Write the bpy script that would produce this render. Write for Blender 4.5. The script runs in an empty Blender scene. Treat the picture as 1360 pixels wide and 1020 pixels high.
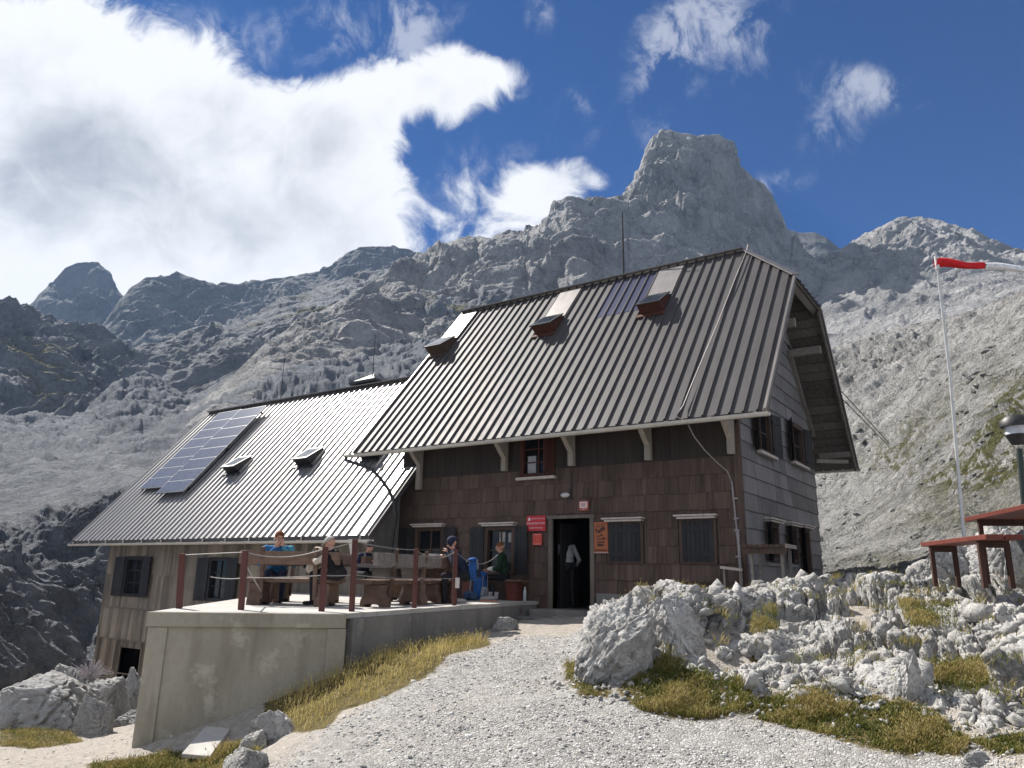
SKY_STRENGTH = .10; SKY_TINT = (.046, .215, .43); SUN_STRENGTH = 5.0; EXPOSURE = 0.88; HAZE = 0.00013
import bpy, bmesh, math, random
import numpy as np
from mathutils import Vector, Matrix
random.seed(7); rng = np.random.default_rng(11)
scene = bpy.context.scene
COL = scene.collection

# ------------------------------------------------------------------ camera model
F = 992.03; PITCH = 0.24991; ROLL = 0.018417; YAW = -0.60355
CAM = np.array([4.823, -15.273, 0.785])
def _basis():
    cy, sy = math.cos(YAW), math.sin(YAW)
    f0 = np.array([sy, cy, 0]); rt = np.array([cy, -sy, 0]); up = np.array([0, 0, 1.])
    cp, sp = math.cos(PITCH), math.sin(PITCH)
    fw = f0*cp+up*sp; u = up*cp-f0*sp
    cr, sr = math.cos(ROLL), math.sin(ROLL)
    return rt*cr+u*sr, u*cr-rt*sr, fw
RT, UP, FW = _basis()
def ray(x, y):
    d = FW+RT*(x-680)/F-UP*(y-510)/F
    return d/np.linalg.norm(d)
def rays(x, y):
    x = np.asarray(x, float); y = np.asarray(y, float)
    d = FW+RT*((x-680)/F)[..., None]-UP*((y-510)/F)[..., None]
    return d/np.linalg.norm(d, axis=-1, keepdims=True)
def PZ(x, y, z): d = ray(x, y); return CAM+d*(z-CAM[2])/d[2]
def PY(x, y, yy): d = ray(x, y); return CAM+d*(yy-CAM[1])/d[1]
def PX(x, y, xx): d = ray(x, y); return CAM+d*(xx-CAM[0])/d[0]
def PD(x, y, t): return CAM+ray(x, y)*t
def PP(x, y, p0, n): d = ray(x, y); return CAM+d*(np.dot(np.asarray(p0)-CAM, n)/np.dot(d, n))
cam = bpy.data.cameras.new('camera'); cam.sensor_width = 36; cam.lens = F/1360*36
cam.clip_start = 0.1; cam.clip_end = 20000
cob = bpy.data.objects.new('camera', cam); COL.objects.link(cob); scene.camera = cob
M = Matrix(((RT[0], UP[0], -FW[0], CAM[0]), (RT[1], UP[1], -FW[1], CAM[1]), (RT[2], UP[2], -FW[2], CAM[2]), (0, 0, 0, 1)))
cob.matrix_world = M

# ------------------------------------------------------------------ noise
_pr = np.random.default_rng(5)
_perm = np.concatenate([_pr.permutation(256)]*3).astype(np.int32)
_grad = _pr.normal(size=(256, 3)); _grad /= np.linalg.norm(_grad, axis=1, keepdims=True)
_grad = _grad.astype(np.float32)
def pnoise(p, seed=0):
    p = np.asarray(p, np.float64)+seed*17.37
    i = np.floor(p).astype(np.int64); f = (p-i).astype(np.float32)
    i &= 255
    u = f*f*f*(f*(f*6-15)+10)
    X, Y, Z = i[:, 0], i[:, 1], i[:, 2]
    def g(dx, dy, dz):
        h = _perm[_perm[_perm[X+dx]+Y+dy]+Z+dz]
        G = _grad[h]
        return G[:, 0]*(f[:, 0]-dx)+G[:, 1]*(f[:, 1]-dy)+G[:, 2]*(f[:, 2]-dz)
    ux, uy, uz = u[:, 0], u[:, 1], u[:, 2]
    a = g(0, 0, 0); a = a+ux*(g(1, 0, 0)-a); b = g(0, 1, 0); b = b+ux*(g(1, 1, 0)-b); a = a+uy*(b-a)
    c = g(0, 0, 1); c = c+ux*(g(1, 0, 1)-c); d = g(0, 1, 1); d = d+ux*(g(1, 1, 1)-d); c = c+uy*(d-c)
    return (a+uz*(c-a))*1.5
def fbm(p, octv=4, seed=0, gain=.5):
    s = 0; a = 1; q = np.asarray(p, float)
    for k in range(octv):
        s = s+a*pnoise(q, seed+k); q = q*2.03; a *= gain
    return s
def ridged(p, octv=5, seed=0, gain=.5):
    s = 0; a = 1; q = np.asarray(p, float); w = 1
    for k in range(octv):
        n = 1-np.abs(pnoise(q, seed+k)); n = n*n*w; s = s+a*(n-.45); w = np.clip(n*1.6, 0, 1); q = q*2.07; a *= gain
    return s
def voro(p, seed=0, jit=.9):
    """F1, F2-F1 and four random numbers of the nearest cell"""
    p = np.asarray(p, np.float64); i0 = np.floor(p).astype(np.int64); N = len(p)
    f1 = np.full(N, 9., np.float32); f2 = np.full(N, 9., np.float32); ident = np.zeros(N, np.int64)
    off = np.zeros((N, 3), np.float32)
    for dx in (-1, 0, 1):
        for dy in (-1, 0, 1):
            for dz in (-1, 0, 1):
                c = i0+np.array([dx, dy, dz]); ci = (c+seed*31) & 255
                h = _perm[_perm[_perm[ci[:, 0]]+ci[:, 1]]+ci[:, 2]]
                h2 = _perm[h+97]*251+h
                r = np.stack([_perm[h+11], _perm[h+53], _perm[h+151]], 1)/255.
                v = (c+.5+(r-.5)*jit-p).astype(np.float32); d = np.sqrt((v*v).sum(1))
                cl = d < f1
                f2 = np.where(cl, f1, np.minimum(f2, d)); f1 = np.where(cl, d, f1)
                ident = np.where(cl, h2, ident); off[cl] = v[cl]
    rn = [((ident*m) % 1009)/1009. for m in (37, 113, 271, 419)]
    return f1, f2-f1, rn, off
def sstep(a, b, x):
    t = np.clip((x-a)/(b-a), 0, 1); return t*t*(3-2*t)

# ------------------------------------------------------------------ objects
ORG = {}
def tagit(o, label=None, cat=None, group=None, kind=None):
    if label: o['label'] = label
    if cat: o['category'] = cat
    if group: o['group'] = group
    if kind: o['kind'] = kind
    return o
def thing(name, label, cat, loc, group=None, rotz=0):
    o = bpy.data.objects.new(name, None); COL.objects.link(o)
    o.location = loc; o.rotation_euler = (0, 0, rotz); o.empty_display_size = .2
    ORG[o.name] = np.array(loc, float)
    return tagit(o, label, cat, group)
def link(name, me, parent=None):
    o = bpy.data.objects.new(name, me); COL.objects.link(o)
    if parent is not None:
        o.parent = parent; ORG[o.name] = ORG[parent.name]
    else: ORG[o.name] = np.zeros(3)
    return o
def copy_tree(o, parent=None):
    c = o.copy(); COL.objects.link(c)
    if parent is not None: c.parent = parent
    for ch in list(o.children): copy_tree(ch, c)
    return c
class MB:
    def __init__(s): s.v = []; s.f = []; s.mi = []; s.t = []; s.sm = []
    def add(s, vs, fs, mi=0, t=.5, smooth=False):
        n = len(s.v); s.v += [tuple(map(float, v)) for v in vs]
        for f in fs: s.f.append(tuple(n+i for i in f)); s.mi.append(mi); s.t.append(t); s.sm.append(smooth)
    def hexa(s, p, mi=0, t=.5):
        s.add(p, [(0, 3, 2, 1), (4, 5, 6, 7), (0, 1, 5, 4), (1, 2, 6, 5), (2, 3, 7, 6), (3, 0, 4, 7)], mi, t)
    def box(s, a, b, mi=0, t=.5):
        x0, y0, z0 = a; x1, y1, z1 = b
        s.hexa([(x0, y0, z0), (x1, y0, z0), (x1, y1, z0), (x0, y1, z0), (x0, y0, z1), (x1, y0, z1), (x1, y1, z1), (x0, y1, z1)], mi, t)
    def obox(s, c, ax, ay, az, mi=0, t=.5):
        c, ax, ay, az = map(np.asarray, (c, ax, ay, az)); p = []
        for z in (-1, 1):
            for x, y in ((-1, -1), (1, -1), (1, 1), (-1, 1)): p.append(c+x*ax+y*ay+z*az)
        s.hexa(p, mi, t)
    def bar(s, p0, p1, w, h, up=(0, 0, 1), mi=0, t=.5):
        p0 = np.array(p0, float); p1 = np.array(p1, float); d = p1-p0; L = np.linalg.norm(d); d = d/L
        a = np.cross(d, up); 
        if np.linalg.norm(a) < 1e-4: a = np.cross(d, (1, 0, 0))
        a = a/np.linalg.norm(a); b = np.cross(a, d)
        s.obox((p0+p1)/2, d*L/2, a*w/2, b*h/2, mi, t)
    def prism(s, poly, ext, mi=0, t=.5):
        n = len(poly); poly = [np.array(p, float) for p in poly]; e = np.array(ext, float)
        s.add(poly+[p+e for p in poly], [tuple(range(n))[::-1], tuple(range(n, 2*n))]+[(i, (i+1) % n, n+(i+1) % n, n+i) for i in range(n)], mi, t)
    def tube(s, pts, r, n=8, mi=0, t=.5, cap=True):
        pts = [np.array(p, float) for p in pts]; k = len(pts); R = r if hasattr(r, '__len__') else [r]*k
        vs = []; a = None
        for i in range(k):
            d = pts[min(i+1, k-1)]-pts[max(i-1, 0)]; d = d/np.linalg.norm(d)
            if a is None:
                a = np.cross(d, (0, 0, 1)) if abs(d[2]) < .9 else np.cross(d, (1, 0, 0))
            a = a-d*np.dot(a, d); a = a/np.linalg.norm(a); b = np.cross(d, a)
            for j in range(n):
                q = 2*math.pi*j/n; vs.append(pts[i]+(a*math.cos(q)+b*math.sin(q))*R[i])
        fs = [(i*n+j, i*n+(j+1) % n, (i+1)*n+(j+1) % n, (i+1)*n+j) for i in range(k-1) for j in range(n)]
        s.add(vs, fs, mi, t, True)
        if cap:
            s.add([vs[j] for j in range(n)], [tuple(range(n))[::-1]], mi, t); s.add(vs[-n:], [tuple(range(n))], mi, t)
    def ell(s, c, r, mi=0, t=.5, nu=14, nv=10, rot=None, z0=-1, z1=1):
        vs = []; fs = []
        for i in range(nv+1):
            ph = math.asin(z0)+(math.asin(z1)-math.asin(z0))*i/nv
            for j in range(nu):
                th = 2*math.pi*j/nu
                q = np.array([math.cos(ph)*math.cos(th)*r[0], math.cos(ph)*math.sin(th)*r[1], math.sin(ph)*r[2]])
                if rot is not None: q = rot@q
                vs.append(q+np.array(c))
        for i in range(nv):
            for j in range(nu): fs.append((i*nu+j, i*nu+(j+1) % nu, (i+1)*nu+(j+1) % nu, (i+1)*nu+j))
        s.add(vs, fs, mi, t, True)
    def build(s, name, mats, parent=None, label=None, cat=None, group=None, kind=None, bevel=0, local=False):
        me = bpy.data.meshes.new(name)
        o0 = np.zeros(3) if (parent is None or local) else ORG[parent.name]
        me.from_pydata([tuple(np.array(v)-o0) for v in s.v], [], s.f)
        if not isinstance(mats, (list, tuple)): mats = [mats]
        for m in mats: me.materials.append(m)
        me.polygons.foreach_set('material_index', s.mi); me.polygons.foreach_set('use_smooth', s.sm)
        at = me.attributes.new('tint', 'FLOAT', 'FACE'); at.data.foreach_set('value', np.array(s.t, np.float32))
        me.update()
        o = link(name, me, parent)
        if bevel:
            b = o.modifiers.new('bevel', 'BEVEL'); b.width = bevel; b.segments = 2; b.limit_method = 'ANGLE'; b.harden_normals = False
        return tagit(o, label, cat, group, kind)
def npmesh(name, V, Fq, mats, parent=None, smooth=True, attrs=None, mi=None):
    """fast mesh from numpy arrays; Fq (n,3) or (n,4)"""
    me = bpy.data.meshes.new(name); V = np.asarray(V, np.float64)-(ORG[parent.name] if parent is not None else 0); V = V.astype(np.float32); Fq = np.asarray(Fq, np.int32)
    k = Fq.shape[1]
    me.vertices.add(len(V)); me.vertices.foreach_set('co', V.ravel())
    me.loops.add(Fq.size); me.loops.foreach_set('vertex_index', Fq.ravel())
    me.polygons.add(len(Fq)); me.polygons.foreach_set('loop_start', np.arange(0, Fq.size, k, dtype=np.int32))
    me.polygons.foreach_set('loop_total', np.full(len(Fq), k, np.int32))
    if smooth: me.polygons.foreach_set('use_smooth', np.ones(len(Fq), bool))
    for m in (mats if isinstance(mats, (list, tuple)) else [mats]): me.materials.append(m)
    if mi is not None: me.polygons.foreach_set('material_index', np.asarray(mi, np.int32))
    for nm, (dom, arr) in (attrs or {}).items():
        a = me.attributes.new(nm, 'FLOAT', dom); a.data.foreach_set('value', np.asarray(arr, np.float32))
    me.update(calc_edges=True); me.validate()
    return link(name, me, parent)
def gridfaces(nr, nc):
    a = np.arange(nr*nc).reshape(nr, nc)
    return np.stack([a[:-1, :-1], a[:-1, 1:], a[1:, 1:], a[1:, :-1]], -1).reshape(-1, 4)

# ------------------------------------------------------------------ materials
class NT:
    def __init__(s, name):
        s.m = bpy.data.materials.new(name); s.m.use_nodes = True; s.t = s.m.node_tree; s.t.nodes.clear()
        s.out = s.t.nodes.new('ShaderNodeOutputMaterial'); s.b = s.t.nodes.new('ShaderNodeBsdfPrincipled')
        s.t.links.new(s.b.outputs[0], s.out.inputs[0])
    def n(s, typ, inp=None, **kw):
        q = s.t.nodes.new('ShaderNode'+typ)
        for k, v in kw.items(): setattr(q, k, v)
        for k, v in (inp or {}).items(): s.set(q.inputs[k], v)
        return q
    def set(s, sock, v):
        if hasattr(v, 'links') or isinstance(v, bpy.types.NodeSocket): s.t.links.new(v, sock)
        elif hasattr(v, 'outputs'): s.t.links.new(v.outputs[0], sock)
        else:
            if hasattr(v, '__len__') and len(v) == 3 and hasattr(sock, 'default_value') and hasattr(sock.default_value, '__len__') and len(sock.default_value) == 4: v = (*v, 1)
            sock.default_value = v
    def P(s, **kw):
        nm = dict(col='Base Color', rough='Roughness', metal='Metallic', spec='Specular IOR Level', normal='Normal', alpha='Alpha')
        for k, v in kw.items(): s.set(s.b.inputs[nm.get(k, k)], v)
    def pos(s): return s.n('NewGeometry').outputs['Position']
    def noise(s, vec, scale, detail=5, rough=.55, **kw):
        return s.n('TexNoise', {'Vector': vec, 'Scale': scale, 'Detail': detail, 'Roughness': rough}, **kw).outputs['Fac']
    def voro(s, vec, scale, feature='F1', out='Distance'):
        return s.n('TexVoronoi', {'Vector': vec, 'Scale': scale}, feature=feature).outputs[out]
    def math(s, op, a, b=0, c=None, clamp=False):
        q = s.n('Math', operation=op, use_clamp=clamp); s.set(q.inputs[0], a); s.set(q.inputs[1], b)
        if c is not None: s.set(q.inputs[2], c)
        return q.outputs[0]
    def ramp(s, fac, stops, interp='LINEAR'):
        q = s.n('ValToRGB', {'Fac': fac}); cr = q.color_ramp; cr.interpolation = interp
        while len(cr.elements) < len(stops): cr.elements.new(.5)
        for e, (p, c) in zip(cr.elements, stops):
            e.position = p; e.color = (*c, 1) if hasattr(c, '__len__') else (c, c, c, 1)
        return q.outputs[0]
    def mix(s, fac, a, b, mode='MIX'):
        q = s.n('Mix', data_type='RGBA', blend_type=mode); s.set(q.inputs[0], fac); s.set(q.inputs[6], a); s.set(q.inputs[7], b)
        return q.outputs[2]
    def map(s, vec, scale=(1, 1, 1), rot=(0, 0, 0)):
        return s.n('Mapping', {'Vector': vec, 'Scale': scale, 'Rotation': rot}).outputs[0]
    def attr(s, name): return s.n('Attribute', attribute_name=name).outputs['Fac']
    def bump(s, h, strength=.5, dist=.02, normal=None):
        q = s.n('Bump', {'Height': h, 'Strength': strength, 'Distance': dist})
        if normal is not None: s.set(q.inputs['Normal'], normal)
        return q.outputs[0]
def plain(name, col, rough=.6, metal=0, var=.15, scale=8, bump=0, spec=.5):
    t = NT(name); p = t.pos(); nz = t.noise(p, scale, 6)
    lo = tuple(c*(1-var) for c in col); hi = tuple(min(1, c*(1+var)) for c in col)
    t.P(col=t.ramp(nz, [(.3, lo), (.7, hi)]), rough=rough, metal=metal, spec=spec)
    if bump: t.P(normal=t.bump(nz, .6, bump))
    return t.m
def wood(name, c0, c1, axis='z', scale=1., rough=.75, tint=.5, bump=.006, dirt=None):
    """weathered boards: streaks along one axis, per-board tint"""
    t = NT(name); p = t.pos()
    s = {'z': (14, 14, .9), 'x': (.9, 14, 14), 'y': (14, .9, 14)}[axis]
    tn = t.attr('tint')
    off = t.n('Combine'+'XYZ', {0: t.math('MULTIPLY', tn, 37.), 1: t.math('MULTIPLY', tn, 71.), 2: t.math('MULTIPLY', tn, 13.)}).outputs[0]
    v = t.n('VectorMath', {0: t.map(p, tuple(a*scale for a in s)), 1: off}, operation='ADD').outputs[0]
    st = t.noise(v, 1., 6, .65); bl = t.noise(p, 1.3, 4)
    f = t.math('ADD', t.math('MULTIPLY', st, .75), t.math('MULTIPLY', bl, .25))
    f = t.math('ADD', f, t.math('MULTIPLY', t.math('SUBTRACT', tn, .5), tint))
    c = t.ramp(f, [(.25, c0), (.75, c1)])
    if dirt is not None:
        c = t.mix(t.math('MULTIPLY', t.ramp(t.noise(p, .6, 5), [(.45, 0.), (.7, 1.)]), .6), c, dirt)
    t.P(col=c, rough=rough, spec=.25, normal=t.bump(st, .5, bump))
    return t.m
m_shingle = wood('dark_shingle', (.050, .032, .024), (.165, .114, .090), 'z', tint=.20, bump=.008, dirt=(.05, .034, .03))
m_gable = wood('grey_shingle', (.115, .108, .106), (.27, .252, .248), 'z', tint=.3, bump=.008)
m_annex = wood('annex_board', (.10, .082, .064), (.34, .285, .225), 'z', tint=.35, bump=.006, dirt=(.13, .115, .10))
m_annexold = wood('annex_old_board', (.06, .048, .038), (.26, .21, .165), 'z', tint=.4, bump=.006)
m_shade_board = wood('eave_shade_board', (.028, .022, .019), (.062, .048, .042), 'z', tint=.2)  # plain boards; the shade under the eave is put into their dark colour
m_soffit = wood('soffit_board', (.07, .06, .052), (.20, .175, .15), 'y', tint=.25)
m_beam = wood('pale_timber', (.22, .19, .16), (.47, .42, .36), 'z', tint=.1)
m_beamd = wood('grey_timber', (.13, .115, .10), (.30, .27, .235), 'y', tint=.1)
m_log = wood('log_wood', (.055, .034, .025), (.185, .120, .088), 'x', scale=.8, tint=.3)
m_loggrey = wood('grey_log_wood', (.09, .08, .074), (.28, .25, .23), 'x', scale=.8, tint=.3)
m_redpost = wood('red_post', (.065, .027, .023), (.145, .060, .050), 'z', tint=.15)
m_redbench = wood('red_bench', (.085, .024, .018), (.19, .058, .042), 'x', tint=.2, rough=.5)
m_benchleg = wood('bench_leg', (.03, .015, .011), (.09, .045, .034), 'z', tint=.2)
m_shutter = wood('shutter_paint', (.018, .017, .018), (.040, .038, .040), 'z', tint=.3, rough=.55)
m_frame = wood('window_frame', (.045, .03, .022), (.12, .08, .06), 'z', tint=.2)
m_redframe = wood('red_window_frame', (.055, .022, .015), (.125, .050, .034), 'z', tint=.2)
m_lintel = plain('lintel_board', (.52, .45, .40), .6, var=.2, scale=12)
m_gutter = plain('gutter_paint', (.50, .47, .42), .45, var=.14, scale=5)
m_white = plain('white_paint', (.75, .74, .72), .5, var=.06)
m_pole = plain('pole_paint', (.60, .60, .58), .4, .2, var=.1)
m_black = plain('black_rubber', (.02, .02, .021), .5, var=.2)
m_dark = plain('dark_metal', (.04, .04, .042), .4, .5, var=.2)
m_galv = plain('galvanised_steel', (.45, .45, .46), .4, .8, var=.12, scale=20)
m_rope = plain('rail_cable', (.26, .25, .24), .5, .3, var=.15, scale=30)
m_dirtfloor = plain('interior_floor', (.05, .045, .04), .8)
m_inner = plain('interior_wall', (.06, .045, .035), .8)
def _glass():
    t = NT('window_pane'); t.P(col=(.012, .014, .017), rough=.06, spec=.28); return t.m
m_pane = _glass()
def _sky_pane():
    t = NT('skylight_pane'); t.P(col=(.05, .065, .08), rough=.12, spec=1., metal=.35); return t.m
m_skypane = _sky_pane()
def _roof(name, c0, c1, rough, metal, spec=.5):
    t = NT(name); p = t.pos()
    big = t.noise(p, .55, 5); fine = t.noise(t.map(p, (9, 1.2, 1.2)), 1., 6)
    f = t.math('ADD', t.math('MULTIPLY', big, .6), t.math('MULTIPLY', fine, .4))
    c = t.ramp(f, [(.3, c0), (.7, c1)]); st = t.noise(t.map(p, (5., .35, .35)), 1., 7, .7)
    c = t.mix(t.ramp(st, [(.5, 0.), (.72, .55)]), c, tuple(x*.62 for x in c0)); c = t.mix(t.ramp(t.noise(t.map(p, (7., .5, .5)), 1.3, 8, .75), [(.60, 0.), (.68, .35)]), c, (.16, .10, .075))
    t.P(col=c, metal=metal, spec=spec,
        rough=t.math('ADD', rough-.06, t.math('MULTIPLY', t.noise(p, 3., 6), .14)),
        normal=t.bump(t.noise(p, 1.6, 3), .25, .02))
    return t.m
m_roof = _roof('brown_sheet_metal', (.056, .052, .053), (.090, .084, .086), .54, .0, .18)
m_roofa = _roof('shining_sheet_metal', (.068, .063, .061), (.115, .108, .104), .40, .0, 1.); m_roofa.node_tree.nodes['Principled BSDF'].inputs['Coat Weight'].default_value = 1.; m_roofa.node_tree.nodes['Principled BSDF'].inputs['Coat IOR'].default_value = 2.1; m_roofa.node_tree.nodes['Principled BSDF'].inputs['Coat Roughness'].default_value = .41
m_roofcap = _roof('ridge_sheet_metal', (.16, .145, .135), (.24, .22, .205), .45, .45)
m_roofpatch = _roof('flat_sheet_metal', (.19, .175, .165), (.27, .25, .235), .42, .4)
def _solar():
    t = NT('solar_cells'); p = t.n('TexCoord').outputs['UV']
    br = t.n('TexBrick', {'Vector': p, 'Scale': 1., 'Mortar Size': .025, 'Color1': (.075, .08, .10), 'Color2': (.09, .096, .12), 'Mortar': (.13, .135, .16), 'Brick Width': 1., 'Row Height': 1.}, offset=0.)  # cell colours greyed to carry the reflection of the cloud
    t.P(col=br.outputs['Color'], rough=.22, spec=1.); return t.m
m_solar = _solar()
m_solarframe = plain('solar_frame', (.24, .25, .265), .4, .6, var=.05)
def _film():
    t = NT('solar_film'); t.P(col=(.045, .045, .085), rough=.3, spec=.6); return t.m
m_film = _film()
def _concrete(name, c0, c1, stain, zlo=None):
    t = NT(name); p = t.pos()
    a = t.noise(p, .9, 6, .6); b = t.noise(p, 14., 5); st = t.noise(t.map(p, (3.5, 3.5, .5)), 1., 5)
    c = t.ramp(t.math('ADD', t.math('MULTIPLY', a, .7), t.math('MULTIPLY', b, .3)), [(.3, c0), (.72, c1)])
    c = t.mix(t.ramp(st, [(.52, 0.), (.75, .75)]), c, stain)
    ed = t.ramp(t.noise(p, 2.2, 7, .7), [(.56, 0.), (.66, .7)])
    c = t.mix(ed, c, tuple(x*1.15 for x in c1))
    t.P(col=c, rough=.9, spec=.2, normal=t.bump(t.math('ADD', b, t.math('MULTIPLY', a, 2.)), .35, .012))
    return t.m
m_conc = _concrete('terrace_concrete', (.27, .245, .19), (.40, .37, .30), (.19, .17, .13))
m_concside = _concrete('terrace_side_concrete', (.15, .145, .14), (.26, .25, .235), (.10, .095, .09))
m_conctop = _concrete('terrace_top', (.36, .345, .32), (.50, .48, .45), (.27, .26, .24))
m_plaster = _concrete('grey_plaster', (.15, .14, .13), (.24, .225, .21), (.11, .10, .095))
def _rock(name, scale, c_lo, c_mid, c_hi, bumpd, green=0., gscale=1., rot=(0, 0, 0), stretch=(1, 1, 1), gcol=((.045, .055, .015), (.14, .13, .045)), crack=.5, gn=.55, turf=False):
    """limestone: scale = features per metre; green = share of turf on flat ledges"""
    t = NT(name); p0 = t.pos(); p = t.map(p0, stretch, rot)
    w = t.n('TexNoise', {'Vector': p, 'Scale': scale*.5, 'Detail': 6., 'Roughness': .65}).outputs['Color']
    pw = t.n('VectorMath', {0: p, 1: t.n('VectorMath', {0: w, 3: 1.9/scale}, operation='SCALE').outputs[0]}, operation='ADD').outputs[0]
    big = t.noise(pw, scale*.35, 7, .62); mid = t.noise(pw, scale*1.6, 8, .65); fine = t.noise(p0, scale*9, 6, .7)
    v1 = t.voro(pw, scale*1.1, 'DISTANCE_TO_EDGE'); v2 = t.voro(pw, scale*3.7, 'DISTANCE_TO_EDGE')
    f = t.math('ADD', t.math('MULTIPLY', big, .45), t.math('ADD', t.math('MULTIPLY', mid, .35), t.math('MULTIPLY', fine, .2)))
    c = t.ramp(f, [(.30, c_lo), (.5, c_mid), (.70, c_hi)])
    c = t.mix(t.ramp(t.noise(pw, scale*2.3, 8, .75), [(.54, 0.), (.66, .6)]), c, tuple(x*.75 for x in c_lo))
    ck = t.ramp(v1, [(0., 1.), (.06, 0.)]); ck2 = t.ramp(v2, [(0., .7), (.08, 0.)])
    brk = t.ramp(t.noise(p0, scale*.9, 6, .7), [(.42, 0.), (.62, 1.)])
    c = t.mix(t.math('MULTIPLY', t.math('MULTIPLY', t.math('MAXIMUM', ck, ck2), brk), crack), c, tuple(x*.45 for x in c_lo))
    if green > 0.01:
        nz = t.n('SeparateXYZ', {0: t.n('NewGeometry').outputs['Normal']}).outputs[2]
        gm = t.math('MULTIPLY', t.ramp(t.noise(p0, scale*.22*gscale, 8, .65), [(gn-green*.3, 0.), (gn+.08-green*.3, 1.)]), t.ramp(nz, [(.45, 0.), (.72, 1.)]))
        if turf: gm = t.math('MULTIPLY', gm, t.attr('turf'))
        gc = t.ramp(t.noise(p0, scale*4, 6, .7), [(.3, gcol[0]), (.7, gcol[1])])
        c = t.mix(gm, c, gc)
    h = t.math('ADD', t.math('MULTIPLY', mid, 1.), t.math('ADD', t.math('MULTIPLY', fine, .35), t.math('MULTIPLY', t.math('ADD', t.math('MINIMUM', v1, .09), t.math('MULTIPLY', t.math('MINIMUM', v2, .06), brk)), 1.6)))
    t.P(col=c, rough=.92, spec=.15, normal=t.bump(h, .9, bumpd))
    return t.m
m_peak = _rock('limestone_peak', .045, (.16, .16, .162), (.40, .398, .395), (.66, .655, .65), 15., stretch=(1, 1, .7), rot=(.3, .5, 0))
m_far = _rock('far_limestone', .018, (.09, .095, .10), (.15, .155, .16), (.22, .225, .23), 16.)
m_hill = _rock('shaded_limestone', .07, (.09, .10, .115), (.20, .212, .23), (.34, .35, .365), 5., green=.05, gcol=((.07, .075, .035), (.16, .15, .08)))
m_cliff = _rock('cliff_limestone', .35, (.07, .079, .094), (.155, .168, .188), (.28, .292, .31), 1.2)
m_slope = _rock('slope_limestone', .45, (.12, .118, .112), (.38, .375, .36), (.68, .67, .655), 1.7, crack=.9, green=.5, gscale=.6, turf=True, gcol=((.05, .055, .018), (.15, .14, .055)))  # wide spread of rock tones stands in for shaded patches
m_crop = _rock('outcrop_limestone', 2.6, (.16, .155, .147), (.44, .43, .41), (.72, .705, .68), .07, crack=.6, stretch=(1, 1, 1.2))
m_boulder = _rock('boulder_limestone', 1.6, (.18, .178, .172), (.33, .325, .315), (.52, .51, .50), .10, crack=.4)
def _ground():
    t = NT('gravel_ground'); p = t.pos(); g = t.attr('turf'); d = t.attr('dirt')
    v = t.n('TexVoronoi', {'Vector': p, 'Scale': 26.}); v2 = t.n('TexVoronoi', {'Vector': p, 'Scale': 62.})
    e1 = t.voro(p, 26., 'DISTANCE_TO_EDGE'); e2 = t.voro(p, 62., 'DISTANCE_TO_EDGE')
    cs = t.ramp(t.math('ADD', t.math('MULTIPLY', t.n('SeparateColor', {0: v.outputs['Color']}).outputs[0], .5), t.math('MULTIPLY', t.noise(p, 5., 7, .7), .5)), [(.2, (.25, .245, .23)), (.5, (.41, .40, .38)), (.8, (.57, .56, .54))])
    cs = t.mix(t.ramp(e1, [(0., .8), (.1, 0.)]), cs, (.17, .16, .145))
    cs = t.mix(t.ramp(t.noise(p, .7, 5), [(.45, 0.), (.75, .55)]), cs, (.40, .37, .33))
    dc = t.ramp(t.noise(p, 9., 8, .7), [(.3, (.30, .27, .23)), (.7, (.52, .48, .43))])
    c = t.mix(d, cs, dc)
    gc = t.ramp(t.noise(p, 7., 7, .7), [(.3, (.055, .050, .020)), (.6, (.16, .125, .05)), (.8, (.10, .11, .035))])
    gm = t.ramp(t.math('ADD', g, t.math('MULTIPLY', t.math('SUBTRACT', t.noise(p, 4., 7, .7), .5), .9)), [(.42, 0.), (.58, 1.)])
    c = t.mix(gm, c, gc)
    h = t.math('ADD', t.math('MINIMUM', e1, .25), t.math('MULTIPLY', t.math('MINIMUM', e2, .25), .5))
    t.P(col=c, rough=.95, spec=.15, normal=t.bump(h, .9, .05))
    return t.m
m_ground = _ground()
def _stone():
    t = NT('gravel_stone'); p = t.pos(); tn = t.attr('tint')
    f = t.math('ADD', t.math('MULTIPLY', tn, .75), t.math('MULTIPLY', t.noise(p, 40., 5), .35))
    t.P(col=t.ramp(f, [(.1, (.25, .24, .225)), (.5, (.44, .43, .41)), (.95, (.66, .65, .63))]), rough=.92, spec=.15, normal=t.bump(t.noise(p, 60., 4), .5, .01))
    return t.m
m_stone = _stone()
def _grass(name, stops):
    t = NT(name); tn = t.attr('tint'); p = t.pos()
    f = t.math('ADD', tn, t.math('MULTIPLY', t.math('SUBTRACT', t.noise(p, 2.5, 4), .5), .4))
    t.P(col=t.ramp(f, stops), rough=.8, spec=.2)
    tr = t.n('BsdfTranslucent', {0: t.ramp(f, stops)}); mx = t.n('MixShader', {0: .3, 1: t.b, 2: tr})
    t.t.links.new(mx.outputs[0], t.out.inputs[0]); return t.m
m_hay = _grass('dry_grass_blade', [(.0, (.11, .12, .03)), (.3, (.28, .235, .065)), (.65, (.46, .37, .13)), (1., (.62, .52, .25))])
m_turf = _grass('green_grass_blade', [(.0, (.045, .070, .014)), (.45, (.115, .135, .030)), (.75, (.25, .215, .065)), (1., (.42, .34, .15))])
def cloth(name, col, rough=.85, var=.25):
    return plain(name, col, rough, 0, var, 22, .004, .2)
m_skin = plain('skin', (.50, .27, .19), .55, var=.08)
m_hair = cloth('dark_hair', (.035, .022, .015)); m_hairb = cloth('auburn_hair', (.17, .06, .025)); m_hairg = cloth('grey_hair', (.42, .40, .38))
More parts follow.
